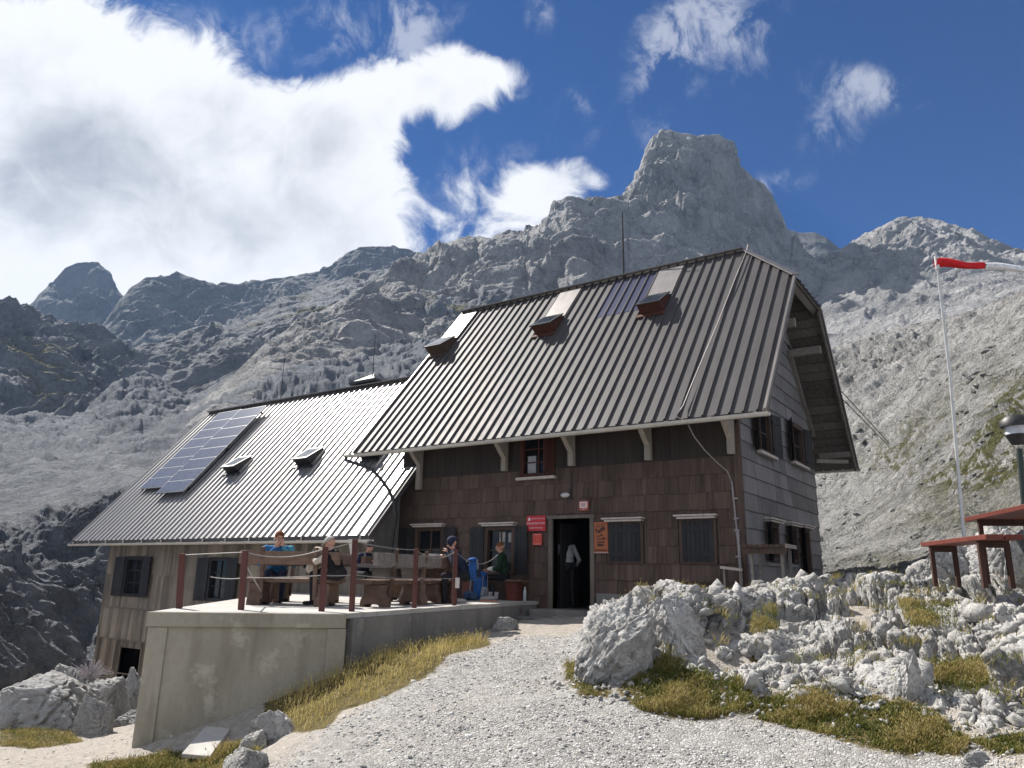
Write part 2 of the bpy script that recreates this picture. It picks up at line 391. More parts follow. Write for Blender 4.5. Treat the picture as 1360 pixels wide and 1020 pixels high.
m_jblue = cloth('bright_blue_jacket', (.03, .13, .29)); m_jblued = cloth('deep_blue_sleeve', (.02, .10, .33)); m_turq = cloth('turquoise_cloth', (.07, .26, .33))
m_navy = cloth('navy_cloth', (.018, .022, .045)); m_blackc = cloth('black_cloth', (.012, .012, .014)); m_green = cloth('dark_green_fleece', (.014, .034, .018))
m_beige = cloth('beige_cloth', (.46, .40, .33)); m_white_c = cloth('pale_shirt', (.42, .42, .45)); m_cap = cloth('grey_cap', (.40, .38, .36)); m_beanie = cloth('charcoal_beanie', (.075, .062, .062))
m_sleeve = cloth('cream_sleeve', (.62, .60, .52)); m_pack = cloth('royal_blue_pack', (.022, .08, .25)); m_packg = cloth('grey_pack', (.25, .27, .31)); m_trouser = cloth('dark_trousers', (.02, .019, .022))
m_boot = cloth('grey_boot', (.30, .29, .30)); m_sole = cloth('orange_sole', (.55, .22, .12))
m_red = plain('sign_red', (.50, .022, .03), .45, var=.06); m_redo = plain('sign_orange_red', (.56, .055, .03), .45, var=.06)
m_orange = plain('poster_orange', (.38, .115, .04), .6, var=.12, scale=20); m_ink = plain('poster_ink', (.055, .022, .014), .6)
m_signwhite = plain('sign_white', (.78, .70, .68), .5, var=.05); m_signred2 = plain('plate_border', (.42, .08, .05), .5, var=.05)
m_sockred = cloth('red_windsock', (.55, .020, .025)); m_sockwhite = cloth('white_windsock', (.72, .72, .74))
m_bottle = plain('clear_plastic', (.40, .42, .44), .12, var=.1)
m_lampglass = plain('lamp_glass', (.55, .54, .52), .25, var=.05)
m_numpaint = plain('number_paint', (.16, .05, .045), .7)
# ================================================================== buildings
XL, XE, OV, HE, HR, DD = -10.05, 0.951, 1.148, 3.938, 9.27, 6.70
XW = -9.30; SL = (HR-HE)/(DD/2+OV); YH, HX = 2.061, 1.537; ZH = HE+(YH+OV)*SL; YR = DD/2
def rz(y): return HE+(min(y, DD-y)+OV)*SL
class Wall:
    """flat wall with openings; W maps (along, z, outward) to the world"""
    def __init__(s, W): s.W = W
    def solid(s, mb, a0, a1, zb, top, openings, th, brk=(), mi=0):
        xs = sorted({a0, a1, *[o[0] for o in openings], *[o[1] for o in openings], *brk})
        for l, r in zip(xs[:-1], xs[1:]):
            m = (l+r)/2; cuts = sorted([(o[2], o[3]) for o in openings if o[0]-1e-6 <= m <= o[1]+1e-6])
            z = zb
            for c0, c1 in cuts+[(None, None)]:
                t0 = t1 = c0
                if c0 is None: t0, t1 = top(l), top(r)
                s.panel(mb, l, r, z, z, t0, t1, 0, -th, mi)
                z = c1
    def panel(s, mb, l, r, zl, zr, tl, tr, o1, o0, mi=0, t=.5, o1b=None):
        W = s.W; ob = o1 if o1b is None else o1b      # outward at bottom / top
        mb.hexa([W(l, zl, o0), W(r, zr, o0), W(r, zr, ob), W(l, zl, ob), W(l, tl, o0), W(r, tr, o0), W(r, tr, o1), W(l, tl, o1)], mi, t)
    def siding(s, mb, a0, a1, z0, z1, step, wlo, whi, openings, top=None, proud=.03, mi=0, jit=.012, gap=.004, first=None):
        z = z0
        while z < z1-.02:
            zt = min(z+step, z1); xs = {a0, a1}; a = a0+random.uniform(.1, whi)
            while a < a1-.06: xs.add(a); a += random.uniform(wlo, whi)
            for o in openings:
                if o[2] < zt and o[3] > z: xs |= {x for x in (o[0], o[1]) if a0 < x < a1}
            xs = sorted(xs)
            for l, r in zip(xs[:-1], xs[1:]):
                if r-l < .01: continue
                m = (l+r)/2; segs = [(z, zt)]
                for o in openings:
                    if o[0]-1e-6 <= m <= o[1]+1e-6:
                        ns = []
                        for p, q in segs:
                            if o[3] <= p or o[2] >= q: ns.append((p, q)); continue
                            if o[2] > p: ns.append((p, o[2]))
                            if o[3] < q: ns.append((o[3], q))
                        segs = ns
                tn = random.random(); dz = random.uniform(-jit, jit)
                for p, q in segs:
                    if q-p < .01: continue
                    bz = p+(dz if p == z and p > z0 else 0); ql, qr = q+.02, q+.02
                    l_, r_e = l, r
                    if top:
                        if max(top(l), top(r)) < bz+.03: continue
                        for _ in range(14):                             # pull the low end in to where the roof line crosses
                            if top(l) < bz+.01: l = (l*.85+r*.15)
                            if top(r) < bz+.01: r = (r*.85+l*.15)
                        if min(top(l), top(r)) < bz+.005: l, r = l_, r_e; continue
                        ql = min(ql, top(l)); qr = min(qr, top(r))
                    pr = proud+random.uniform(-.005, .005)
                    s.panel(mb, l+gap/2, r-gap/2, bz, bz, ql, qr, .006, .001, mi, tn, pr); l, r = l_, r_e
            z = zt
front = Wall(lambda a, z, o: (a, -o, z)); gable = Wall(lambda a, z, o: (o, a, z))
back = Wall(lambda a, z, o: (a, DD+o, z)); left = Wall(lambda a, z, o: (XW-o, a, z))

hut = thing('mountain_hut', 'tall dark-shingled mountain hut with steep brown sheet-metal roof and open doorway', 'mountain hut', (-4.5, 0, 0))
DOOR = (-4.45, -3.45, .06, 2.07)
W_CL = [(-2.97, -2.2, 1.1, 1.93), (-1.27, -.57, 1.1, 1.95)]
W_OP = [(-6.38, -5.55, .82, 1.90), (-8.66, -7.78, .84, 1.92)]
W_UP = (-5.35, -4.45, 3.12, 4.12)
f_open = [DOOR, *W_CL, *W_OP, W_UP]
ftop = lambda a: rz(.0)-.2
mb = MB(); front.solid(mb, XW, 0, -.6, ftop, f_open, .22)
ztop = ZH+(XE)*(HR-ZH)/HX
G_UP = [(1.32, 2.42, 3.58, 4.55), (4.22, 5.5, 3.72, 4.72)]
G_LO = [(1.62, 2.5, 1.2, 1.98), (3.3, 4.1, 1.2, 2.0), (4.5, 5.4, .6, 2.02)]
gtop = lambda a: min(rz(a), ztop)-.17
kink = YR-(ztop-HE-SL*(YR+OV))/-SL if False else (ztop-HE)/SL-OV
gable.solid(mb, .22, DD-.22, -.6, gtop, G_UP+G_LO, .22, (kink, YR, DD-kink))
back.solid(mb, XW, 0, -.6, lambda a: rz(DD)-.2, [], .22)
left.solid(mb, .22, DD-.22, -.6, lambda a: rz(a)-.17, [], .22, (YR,))
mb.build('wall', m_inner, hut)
# plinth under the shingles, interior floor and partition
mb = MB(); mb.box((-3.28, -.10, -.5), (.10, -.001, .42)); mb.box((.001, -.098, -.5), (.10, DD, .62))
mb.build('plinth', m_concside, hut)
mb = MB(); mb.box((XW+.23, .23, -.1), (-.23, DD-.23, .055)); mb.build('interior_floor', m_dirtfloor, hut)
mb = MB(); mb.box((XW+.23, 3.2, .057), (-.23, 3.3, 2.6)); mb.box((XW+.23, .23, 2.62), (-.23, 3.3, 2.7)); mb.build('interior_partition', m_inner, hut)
# shingles
mb = MB()
blk = [(o[0]-.08, o[1]+.08, o[2]-.05, o[3]+.10) for o in [DOOR, *W_CL, *W_OP]]+[(W_UP[0]-.06, W_UP[1]+.06, W_UP[2]-.08, 4.3)]
def st_(z0, n): return z0+n*.365
front.siding(mb, XW, 0, .345-.365*2, .345+.365*8-.01, .365, .10, .27, blk, proud=.034)
for a in np.arange(XW, -.05, .24):
    pass
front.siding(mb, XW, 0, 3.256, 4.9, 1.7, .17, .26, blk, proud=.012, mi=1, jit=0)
mb.build('shingle_siding', [m_shingle, m_shade_board], hut)
mb = MB()
gblk = [(o[0]-.06, o[1]+.06, o[2]-.05, o[3]+.06) for o in G_UP+G_LO]
gable.siding(mb, 0.0, DD, .345-.365*2, ztop-.2, .365, .5, 1.25, gblk, top=gtop, proud=.036, jit=.006)
mb.build('gable_siding', m_gable, hut)
# corner boards
mb = MB(); mb.box((-.07, -.06, .4), (.055, -.037, 3.9)); mb.box((.04, -.036, .63), (.06, .07, 4.9)); mb.build('corner_board', m_shingle, hut)

def sheet(mb, x0, x1, ylo, ytop, zf, nrm, pitch, h=.05, w=.055, skip=(), start=None, mi=0):
    """ribbed sheet: profile runs along x, ribs run up the slope"""
    xs = []; x = (x0+.02) if start is None else start
    prof = [(x0, 0)]
    while x < x1-w-.02:
        if not any(a < x+w/2 < b for a, b in skip):
            prof += [(x, 0), (x+.012, h), (x+w-.012, h), (x+w, 0)]
        x += pitch
    prof.append((x1, 0))
    V = []; Fc = []
    n = np.array(nrm)
    for (px_, hh) in prof:
        y0 = ylo(px_); y1 = ytop(px_)
        V.append(np.array((px_, y0, zf(y0)))+n*hh); V.append(np.array((px_, y1, zf(y1)))+n*hh)
    for i in range(len(prof)-1): Fc.append((2*i, 2*i+2, 2*i+3, 2*i+1))
    mb.add(V, Fc, mi)
nf = np.array((0, -SL, 1)); nf = nf/np.linalg.norm(nf)
def ytop_main(x): return YR if x < XE-HX else YR-(x-(XE-HX))*(YR-YH)/HX
SKYM = [(-9.72, 1.75), (-5.80, 1.75), (-2.56, 1.75)]       # skylights: centre x, lower y
mb = MB()
sheet(mb, XL, XE, lambda x: -OV-.04, ytop_main, lambda y: HE+(y+OV)*SL, nf, .27, .042, .052)
# back slope and half hip, plain plates with ribs
nb = nf*np.array((1, -1, 1))
sheet(mb, XL, XE, lambda x: DD+OV+.04, lambda x: DD-ytop_main(x), lambda y: HE+(DD-y+OV)*SL, nb, .27, .042, .052)
hip = [(XE, YH, ZH), (XE, DD-YH, ZH), (XE-HX, YR, HR)]
mb.add(hip, [(0, 1, 2)])
hn = np.array((HR-ZH, 0, HX)); hn /= np.linalg.norm(hn)
for k in range(1, 8):
    yy = YH+(DD-2*YH)*k/8; f = 1-abs(yy-YR)/(YR-YH)
    a = np.array((XE+.05, yy, ZH-.05)); b = a+(np.array((XE-HX*f, yy, ZH+(HR-ZH)*f))-a)*.9
    mb.bar(a+hn*.005, b+hn*.005, .055, .05, hn)
# underside of the metal
roof = mb.build('roof', m_roof, hut)
mb = MB()
def slab(x0, x1, y0, y1, zf, n, t0, t1, yt=None, ts=.5):
    p = []
    for tt in (t1, t0):
        for x, y in ((x0, y0), (x1, y0), (x1, y1), (x0, y1)): p.append(np.array((x, y, zf(y)))-n*tt)
    return p
zfb = lambda y: HE+(DD-y+OV)*SL
zff = lambda y: HE+(y+OV)*SL
def strips(mb, zf, n, y0, y1, k):
    ys = np.linspace(y0, y1, k+1)
    for a, b in zip(ys[:-1], ys[1:]):
        d = .006*np.sign(b-a)
        xr_ = min(XE-.03, XE-.03-HX*max(0, (abs((a+b)/2-YR)-(YR-YH))*-1/(YR-YH)))
        mb.hexa(slab(XL+.02, xr_, a+d, b-d, zf, n, .025, .07), 0, random.random())
strips(mb, zff, nf, -OV, YR-.05, 26); strips(mb, zfb, nb, DD+OV, YR+.05, 26)
mb.hexa([np.array(p)-hn*.07 for p in (hip[0], hip[1], hip[2], hip[2])]+[np.array(p)-hn*.02 for p in (hip[0], hip[1], hip[2], hip[2])], 0, .4)
mb.build('soffit', m_soffit, hut)
# barge boards, purlins, collar tie, braces
mb = MB()
for s in (0, 1):
    f = (lambda y: y) if s == 0 else (lambda y: DD-y)
    n = nf if s == 0 else nb
    for xx in (XE-.05, XL+.05):
        y1 = YH if xx > 0 else YR
        mb = MB(); mb.bar(np.array((xx, f(-OV-.02), HE-.0))-n*.13, np.array((xx, f(y1), HE+(y1+OV)*SL))-n*.13, .05, .17, n); mb.build('barge_board', m_soffit, hut)
mb = MB(); mb.bar(np.array((XE-.06, YH-.05, ZH))-hn*.13, np.array((XE-.06, DD-YH+.05, ZH))-hn*.13, .05, .16, hn)
mb.build('barge_board', m_soffit, hut)
mb = MB()
for yy in (2.08, 4.62): mb = MB(); mb.bar((.04, yy, 6.62), (XE-.08, yy, 6.62), .13, .20); mb.build('purlin', m_beamd, hut, bevel=.008)
for f in ((lambda y: y), (lambda y: DD-y)): mb = MB(); mb.bar((.075, f(2.0), 6.55), (.075, f(.05), 4.72), .06, .10, (1, 0, 0)); mb.build('trim_board', m_beamd, hut)
for yy in (-.65, DD+.65): mb = MB(); mb.bar((.04, yy, rz(yy)-.28), (XE-.08, yy, rz(yy)-.28), .12, .15); mb.build('purlin', m_beamd, hut, bevel=.008)
mb = MB(); mb.bar((.10, DD-.15, 4.0), (.75, DD+.75, 4.05), .10, .10)
mb.build('eave_strut', m_beamd, hut, bevel=.008)
# ridge and hip caps
mb = MB()
mb.bar((XL-.03, YR, HR+.045), (XE-HX, YR, HR+.045), .30, .035)
for q in (hip[0], hip[1]): mb.bar(np.array(hip[2])+(0, 0, .045), np.array(q)+(.02, 0, .05), .20, .035, hn+nf)
mb.build('ridge_cap', m_roofcap, hut)
# verge flashing along both rakes
for xx in (XE-.005, XL+.005):
    y1 = YH if xx > 0 else YR
    for p, q, n in (((xx, -OV-.04, HE-.05), (xx, y1, HE+(y1+OV)*SL), nf), ((xx, DD+OV+.04, HE-.05), (xx, DD-y1, HE+(y1+OV)*SL), nb)):
        mb = MB(); mb.bar(np.array(p)+n*.022, np.array(q)+n*.022, .05, .075, n); mb.build('verge_flashing', m_roofcap, hut)
def skylight(parent, cx, y0, zf, n, ridge_y, frame_mat, patch=True, w=.62, L=.74, H=.24, tilt=.10):
    u = np.array((0, 1, SL)) if parent is hut else np.array((0, 1, ASL)); u = u/np.linalg.norm(u)
    X = np.array((1, 0, 0)); c = np.array((cx, y0, zf(y0)))+u*L/2
    mb = MB()                                                     # curb box, higher at its lower end
    p = []
    for tt in (0, 1):
        for sx, su in ((-1, -1), (1, -1), (1, 1), (-1, 1)):
            hh = 0 if tt == 0 else (H+tilt if su < 0 else H*.45)
            p.append(c+X*sx*w/2+u*su*L/2*(1.1 if tt == 1 and su < 0 else 1)+n*hh)
    mb.hexa(p); 
    mb.obox(c-u*(L/2+.09)+n*.03, X*w*.62, u*.06, n*.025)
    fr = mb.build('skylight', frame_mat, parent, bevel=.006)
    mb = MB(); top = [np.array(q) for q in p[4:]]; nn = np.cross(top[1]-top[0], top[3]-top[0]); nn /= np.linalg.norm(nn)
    m = sum(top)/4; lid = [m+(q-m)*1.10 for q in top]
    mb.prism(lid, nn*.035); mb.build('lid', m_dark, fr)
    mb = MB(); gl = [m+(q-m)*.82+nn*.037 for q in top]; mb.prism(gl, nn*.006); mb.build('pane', m_skypane, fr)
    if patch:
        mb = MB(); a = c+u*(L/2+.03); b = np.array((cx, ridge_y-.1, zf(ridge_y-.1))); 
        mb.obox((a+b)/2+n*.056, X*.36, (b-a)/2, n*.004); mb.build('flat_sheet', m_roofpatch, parent)
for cx, y0 in SKYM: skylight(hut, cx, y0, zff, nf, YR, m_redframe if cx > -9 else m_frame)
mb = MB()
u = np.array((0, 1, SL))/math.hypot(1, SL)
x = XL+.02
while x < -3.1:
    if x > -4.45:
        a = np.array((x+.055, 1.98, zff(1.98))); b = np.array((x+.055, YR-.12, zff(YR-.12)))
        mb.obox((a+b)/2+np.array((.10, 0, 0))+nf*.006, np.array((.10, 0, 0)), (b-a)/2, nf*.003)
    x += .27
mb.build('solar_film', m_film, hut)
# gutters with brackets, eave fascia
def gutter(mb, x0, x1, y, z, r=.075, s=-1):
    n = 9; prof = []
    for i in range(n+1):
        q = math.pi+math.pi*i/n; prof.append((r*math.cos(q), r*math.sin(q)))
    inner = [(a*.88, b*.88) for a, b in prof][::-1]; pr = prof+inner
    mb.prism([(x0, y+a, z+b) for a, b in pr], (x1-x0, 0, 0))
mb = MB(); gutter(mb, XL-.25, XE+.08, -OV-.09, HE-.10)
for x in np.arange(XL, XE, .9): mb.box((x, -OV-.17, HE-.10), (x+.03, -OV, HE-.085)); mb.box((x, -OV-.03, HE-.10), (x+.03, -OV-.006, HE-.05))
mb.build('gutter', m_gutter, hut)
mb = MB(); gutter(mb, XL-.05, XE+.05, DD+OV+.11, HE-.03); mb.build('gutter', m_gutter, hut)
mb = MB(); mb.box((XL+.05, -OV-.005, HE-.16), (XE-.08, -OV+.03, HE-.035)); mb.build('fascia', m_roof, hut)
# eave brackets
for cx, zb in ((-8.62, 2.95), (-5.82, 3.28), (-3.9, 3.28), (-1.95, 3.28), (-.10, 3.28)):
    mb = MB()
    mb.box((cx-.075, -.16, zb), (cx+.075, -.036, 4.55))
    P = [(cx-.065, -.16, 3.72)]
    P = [(-.16, 3.60), (-.30, 3.72), (-.62, 4.02), (-OV+.10, 4.03), (-OV+.10, 4.10), (-.16, 5.0)]
    P = [(y, min(z, zff(y)-.12)) for y, z in P]
    P[-1] = (-.16, zff(-.16)-.13)
    mb.prism([(cx-.065, y, z) for y, z in P], (.13, 0, 0))
    mb.build('eave_bracket', m_beam, hut, bevel=.01)
# windows
def window(parent, W, o, frame_mat, depth=.12, bars=(1, 1), sill=False, lintel=False, shutters=None, name='window', closed=False, wall=front, pane=True):
    a0, a1, z0, z1 = o; mb = MB(); t = .06
    P = lambda l, r, b, tp, o1, o0, mi=0, m=mb: wall.panel(m, l, r, b, b, tp, tp, o1, o0, mi, random.random())
    P(a0-.05, a0+t, z0-.03, z1+.03, .05, -depth); P(a1-t, a1+.05, z0-.03, z1+.03, .05, -depth)
    P(a0+t, a1-t, z1-t, z1+.03, .048, -depth); P(a0+t, a1-t, z0-.03, z0+t, .048, -depth)
    if not closed:
        for k in range(1, bars[0]+1):
            x = a0+(a1-a0)*k/(bars[0]+1); P(x-.018, x+.018, z0+t, z1-t, -.03, -.09)
        for k in range(1, bars[1]+1):
            zz = z0+(z1-z0)*k/(bars[1]+1)
            P(a0+t, a1-t, zz-.015, zz+.015, -.035, -.085)
    w = mb.build(name, frame_mat, parent)
    if closed:
        mb = MB(); n = max(4, int((a1-a0)/.1))
        for k in range(n):
            l = a0+.012+(a1-a0-.024)*k/n; r = a0+.012+(a1-a0-.024)*(k+1)/n-.006
            wall.panel(mb, l, r, z0+.01, z0+.01, z1-.01, z1-.01, .062, .05, 0, random.random())
        wall.panel(mb, a0+.03, a1-.03, z0+.12, z0+.12, z0+.2, z0+.2, .075, .063); wall.panel(mb, a0+.03, a1-.03, z1-.2, z1-.2, z1-.12, z1-.12, .075, .063)
        mb.build('shutter', m_shutter, w)
    else:
        mb = MB(); wall.panel(mb, a0+t, a1-t, z0+t, z0+t, z1-t, z1-t, -.058, -.064); mb.build('pane', m_pane, w)
    if sill:
        mb = MB(); wall.panel(mb, a0-.1, a1+.1, z0-.10, z0-.10, z0-.035, z0-.035, .15, .036); mb.build('sill', m_lintel, w)
    if lintel:
        mb = MB(); wall.panel(mb, a0-.06, a1+.06, z1+.035, z1+.035, z1+.075, z1+.075, .17, .0); wall.panel(mb, a0-.12, a1+.10, z1+.085, z1+.085, z1+.12, z1+.12, .20, .0)
        mb.build('drip_board', m_lintel, w)
    for sd, wd, ang in (shutters or []):
        mb = MB(); hinge = a0-.05 if sd < 0 else a1+.05
        n = 4
        for k in range(n):
            l = wd*k/n; r = wd*(k+1)/n-.006
            for (zb, zt, o0, o1) in ((z0-.03, z1+.02, 0, .022),):
                c, s_ = math.cos(ang), math.sin(ang)
                pts = []
                for z in (zb, zt):
                    for q, oo in ((l, o0), (r, o0), (r, o1), (l, o1)):
                        pts.append(wall.W(hinge+sd*(q*c-oo*s_*0), z, .055+q*s_+oo*c))
                mb.hexa(pts, 0, random.random())
        for zz in (z0+.12, z1-.2):
            c, s_ = math.cos(ang), math.sin(ang); pts = []
            for z in (zz, zz+.07):
                for q, oo in ((.02, .023), (wd-.03, .023), (wd-.03, .038), (.02, .038)): pts.append(wall.W(hinge+sd*q*c, z, .055+q*s_+oo*c))
            mb.hexa(pts, 0, .3)
        mb.build('shutter', m_shutter, w)
    return w
for o in W_CL: window(hut, None, o, m_frame, closed=True, lintel=True)
w1 = window(hut, None, W_OP[0], m_frame, bars=(1, 1), lintel=True, shutters=[(-1, .40, .12), (1, .40, .12)])
mb = MB()                                                        # two notices taped inside the pane
for x0, x1, z0, z1 in ((-6.03, -5.86, 1.56, 1.80), (-5.76, -5.62, 1.55, 1.78), (-6.02, -5.87, 1.42, 1.53)):
    front.panel(mb, x0, x1, z0, z0, z1, z1, -.050, -.056)
mb.build('notice', plain('paper_notice', (.36, .34, .31), .8, var=.5, scale=14), w1)
window(hut, None, W_OP[1], m_frame, bars=(1, 1), lintel=True, shutters=[(-1, .50, .05), (1, .45, .1)])
wu = window(hut, None, W_UP, m_redframe, bars=(1, 2), sill=True)
mb = MB(); front.panel(mb, -5.22, -4.98, 3.2, 3.2, 3.62, 3.62, -.045, -.055); mb.build('curtain', m_white_c, wu)
mb = MB(); mb.obox((-4.52, -.20, 3.62), (.02, .10, 0), (.02, -.004, 0), (0, 0, .44)); mb.build('casement', m_redframe, wu)
for o, sh in zip(G_UP, ([(-1, .40, .35), (1, .42, .25)], [(-1, .42, .35), (1, .42, .25)])):
    window(hut, None, o, m_frame, bars=(1, 1), sill=True, shutters=sh, wall=gable)
for o in G_LO: window(hut, None, o, m_frame, bars=(0, 1), lintel=True, wall=gable, shutters=[(-1, .28, .6)])
# door surround, step
mb = MB()
front.panel(mb, DOOR[0]-.10, DOOR[0], .0, .0, DOOR[3], DOOR[3], .06, -.2); front.panel(mb, DOOR[1], DOOR[1]+.10, 0, 0, DOOR[3], DOOR[3], .06, -.2)
front.panel(mb, DOOR[0]-.13, DOOR[1]+.13, DOOR[3], DOOR[3], DOOR[3]+.08, DOOR[3]+.08, .09, -.2)
mb.build('door_frame', wood('door_timber', (.08, .065, .055), (.22, .185, .155)), hut)
mb = MB()
for k in range(5): mb.box((DOOR[0]-.0+.004, .30+.17*k, .07), (DOOR[0]+.04, .465+.17*k, 2.0), 0, random.random())
mb.build('door', m_shutter, hut)
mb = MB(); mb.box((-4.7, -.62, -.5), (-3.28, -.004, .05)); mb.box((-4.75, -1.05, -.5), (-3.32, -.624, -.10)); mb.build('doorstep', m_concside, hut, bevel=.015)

# ------------------------------------------------------------------ annex
AXL, AXR, AYE, AZE, AYR, AZR = -23.40, -8.72, -1.644, 1.708, 3.10, 7.202
AFY = -.99; AWL = -22.12; AWR = -9.33; ASL = (AZR-AZE)/(AYR-AYE); ABK = 2*AYR-AFY
azf = lambda y: AZE+(y-AYE)*ASL; azb = lambda y: AZE+(2*AYR-y-AYE)*ASL
na = np.array((0, -ASL, 1)); na /= np.linalg.norm(na); nab = na*np.array((1, -1, 1))
annex = thing('hut_annex', 'lower timber-clad wing of the hut with a long shining ribbed metal roof', 'building', (-15.5, -.99, -2.6))
aw = Wall(lambda a, z, o: (a, AFY-o, z))
A_W = [(-20.85, -19.8, -.12, 1.12), (-16.1, -15.2, -.12, 1.10)]; A_D = (-20.5, -19.3, -3.4, -1.76)
mb = MB(); aw.solid(mb, AWL, AWR, -3.8, lambda a: azf(AFY)-.12, A_W+[A_D], .2)
for xx in (AWL, AWR-.2):
    Wall(lambda a, z, o: (xx+.2+o, a, z)).solid(mb, AFY+.2, ABK, -3.8, lambda a: min(azf(a), azb(a))-.12, [], .2, (AYR,))
mb.box((AWL, ABK, -3.8), (AWR, ABK+.2, azf(AFY)-.14)); mb.box((AWL+.2, AFY+1.6, -3.8), (AWR-.2, AFY+1.7, 3.2))
mb.build('wall', m_inner, annex)
mb = MB(); blk = [(o[0]-.05, o[1]+.05, o[2]-.05, o[3]+.05) for o in A_W]+[A_D]
levels = [-3.8, -2.55, -1.52, -.52, .56, 1.62+.9]
for k, (z0, z1) in enumerate(zip(levels[:-1], levels[1:])):
    z1 = min(z1, azf(AFY)-.12)
    aw.siding(mb, AWL, AWR, z0, z1-.004, z1-z0, .11, .19, blk, proud=.022, mi=1 if k < 2 else 0, jit=.012)
    if k: aw.panel(mb, AWL, -19.9 if z0 < .5 and z0 > -.2 else AWR, z0-.025, z0-.025, z0+.012, z0+.012, .034, .023, 0, .2) if z0 < -.2 else None
Wall(lambda a, z, o: (AWL-o, a, z)).siding(mb, AFY, ABK, -3.8, 6.4, 1.05, .11, .19, [], top=lambda a: min(azf(a), azb(a))-.12, proud=.022)
mb.build('timber_cladding', [m_annex, m_annexold], annex)
mb = MB(); mb.box((AWR+.001, AFY-.03, -.6), (AWR+.03, 0.0, 1.5)); 
Wall(lambda a, z, o: (AWR+.001+o, a, z)).solid(mb, AFY+.0, -.05, 1.5, lambda a: azf(a)-.13, [], -.03)
mb.build('plaster_side', m_plaster, annex)
mb = MB()
sheet(mb, AXL, AWR+.02, lambda x: AYE-.03, lambda x: AYR, azf, na, .275, .042, .050)
sheet(mb, AWR+.02, AXR, lambda x: AYE-.03, lambda x: -.06, azf, na, .275, .042, .050, start=AWR+.14)
sheet(mb, AXL, AWR+.02, lambda x: 2*AYR-AYE+.03, lambda x: AYR, azb, nab, .27, .042, .052)
mb.build('roof', m_roofa, annex)
mb = MB()
def aslab(x0, x1, y0, y1, zf, n):
    ys = np.linspace(y0, y1, 20)
    for a, b in zip(ys[:-1], ys[1:]):
        p = []
        for tt in (.08, .025):
            for x, y in ((x0, a), (x1, a), (x1, b), (x0, b)): p.append(np.array((x, y, zf(y)))-n*tt)
        mb.hexa(p, 0, random.random())
aslab(AXL+.02, AWR, AYE, AYR-.05, azf, na); aslab(AWR+.002, AXR-.02, AYE, -.08, azf, na); aslab(AXL+.02, AWR, 2*AYR-AYE, AYR+.05, azb, nab)
mb.build('soffit', m_soffit, annex)
mb = MB(); mb.bar((AXL-.03, AYR, AZR+.045), (AWR, AYR, AZR+.045), .28, .035); mb.build('ridge_cap', m_roofcap, annex)
for p, q, n in (((AXR-.01, AYE-.03, AZE-.06), (AXR-.01, -.06, azf(-.06)), na), ((AXL+.01, AYE-.03, AZE-.06), (AXL+.01, AYR, AZR), na), ((AXL+.01, 2*AYR-AYE+.03, AZE-.06), (AXL+.01, AYR, AZR), nab)):
    mb = MB(); mb.bar(np.array(p), np.array(q)-n*.02, .04, .13, n); mb.build('barge_board', m_roof, annex)
mb = MB(); gutter(mb, AXL-.1, AXR+.12, AYE-.10, AZE-.15, .07)
for x in np.arange(AXL, AXR, 1.1): mb.box((x, AYE-.18, AZE-.15), (x+.03, AYE-.014, AZE-.135)); mb.box((x, AYE-.04, AZE-.15), (x+.03, AYE-.015, AZE-.05))
mb.build('gutter', m_gutter, annex)
mb = MB(); mb.box((AXL+.06, AYE-.012, AZE-.20), (AXR-.06, AYE+.02, AZE-.035)); mb.build('fascia', m_roof, annex)
mb = MB(); mb.box((AWR-.0+.035, -.10, azf(-.08)-.0), (AXR+.05, -.04, azf(-.08)+.07)); mb.build('wall_flashing', m_roofcap, annex)
for o in A_W: window(annex, None, o, m_shutter, bars=(1, 2), shutters=[(-1, .52, .12), (1, .52, .12)], wall=aw)
for s_ in ((A_D[0]-.07, A_D[0]), (A_D[1], A_D[1]+.07)): mb = MB(); aw.panel(mb, s_[0], s_[1], -3.4, -3.4, A_D[3]+.07, A_D[3]+.07, .04, -.2); mb.build('door_jamb', m_annexold, annex)
def askyl(px_, py_):
    p = PP(px_, py_, (0, AYE, AZE), na); skylight(annex, p[0], p[1], azf, na, AYR, m_dark, patch=False, w=.66, L=.70, H=.18, tilt=.12)
for q in ((310, 628), (405, 618), (491, 609)): askyl(*q)
mb = MB(); mb.box((-15.6, 3.9, 5.2), (-14.6, 4.8, 7.62)); mb.box((-15.75, 3.75, 7.62), (-14.45, 4.95, 7.72))
mb.add([(-15.7, 3.8, 7.721), (-14.5, 3.8, 7.721), (-14.5, 4.9, 7.721), (-15.7, 4.9, 7.721), (-15.1, 4.35, 8.1)], [(0, 1, 4), (1, 2, 4), (2, 3, 4), (3, 0, 4)])
mb.build('chimney', m_black, annex)
# gutter support at the annex corner and black hose from the hut's gutter
mb = MB(); q = PY(470, 712, AYE-.1); mb.prism([(q[0]-.16, AYE-.13, AZE-.13), (q[0]+.16, AYE-.13, AZE-.13), (q[0]+.05, AYE-.13, AZE-.50), (q[0]-.05, AYE-.13, AZE-.50)], (0, .06, 0)); mb.build('gutter_bracket', m_gutter, annex)
mb = MB()
P = [(XL-.2, -OV-.11, HE-.10), (XL-.15, -OV-.13, HE-.25)]+[PY(x, y, yy) for x, y, yy in ((492, 622, -1.3), (505, 635, -1.3), (516, 650, -1.28), (523, 665, -1.24), (526, 685, -1.15), (523, 705, -1.08), (520, 725, -1.06))]
P += [(P[-1][0]-.02, -1.05, .4), (P[-1][0]-.05, -1.05, .2)]
mb.tube(P, .045, 8); mb.build('downpipe', m_black, hut)
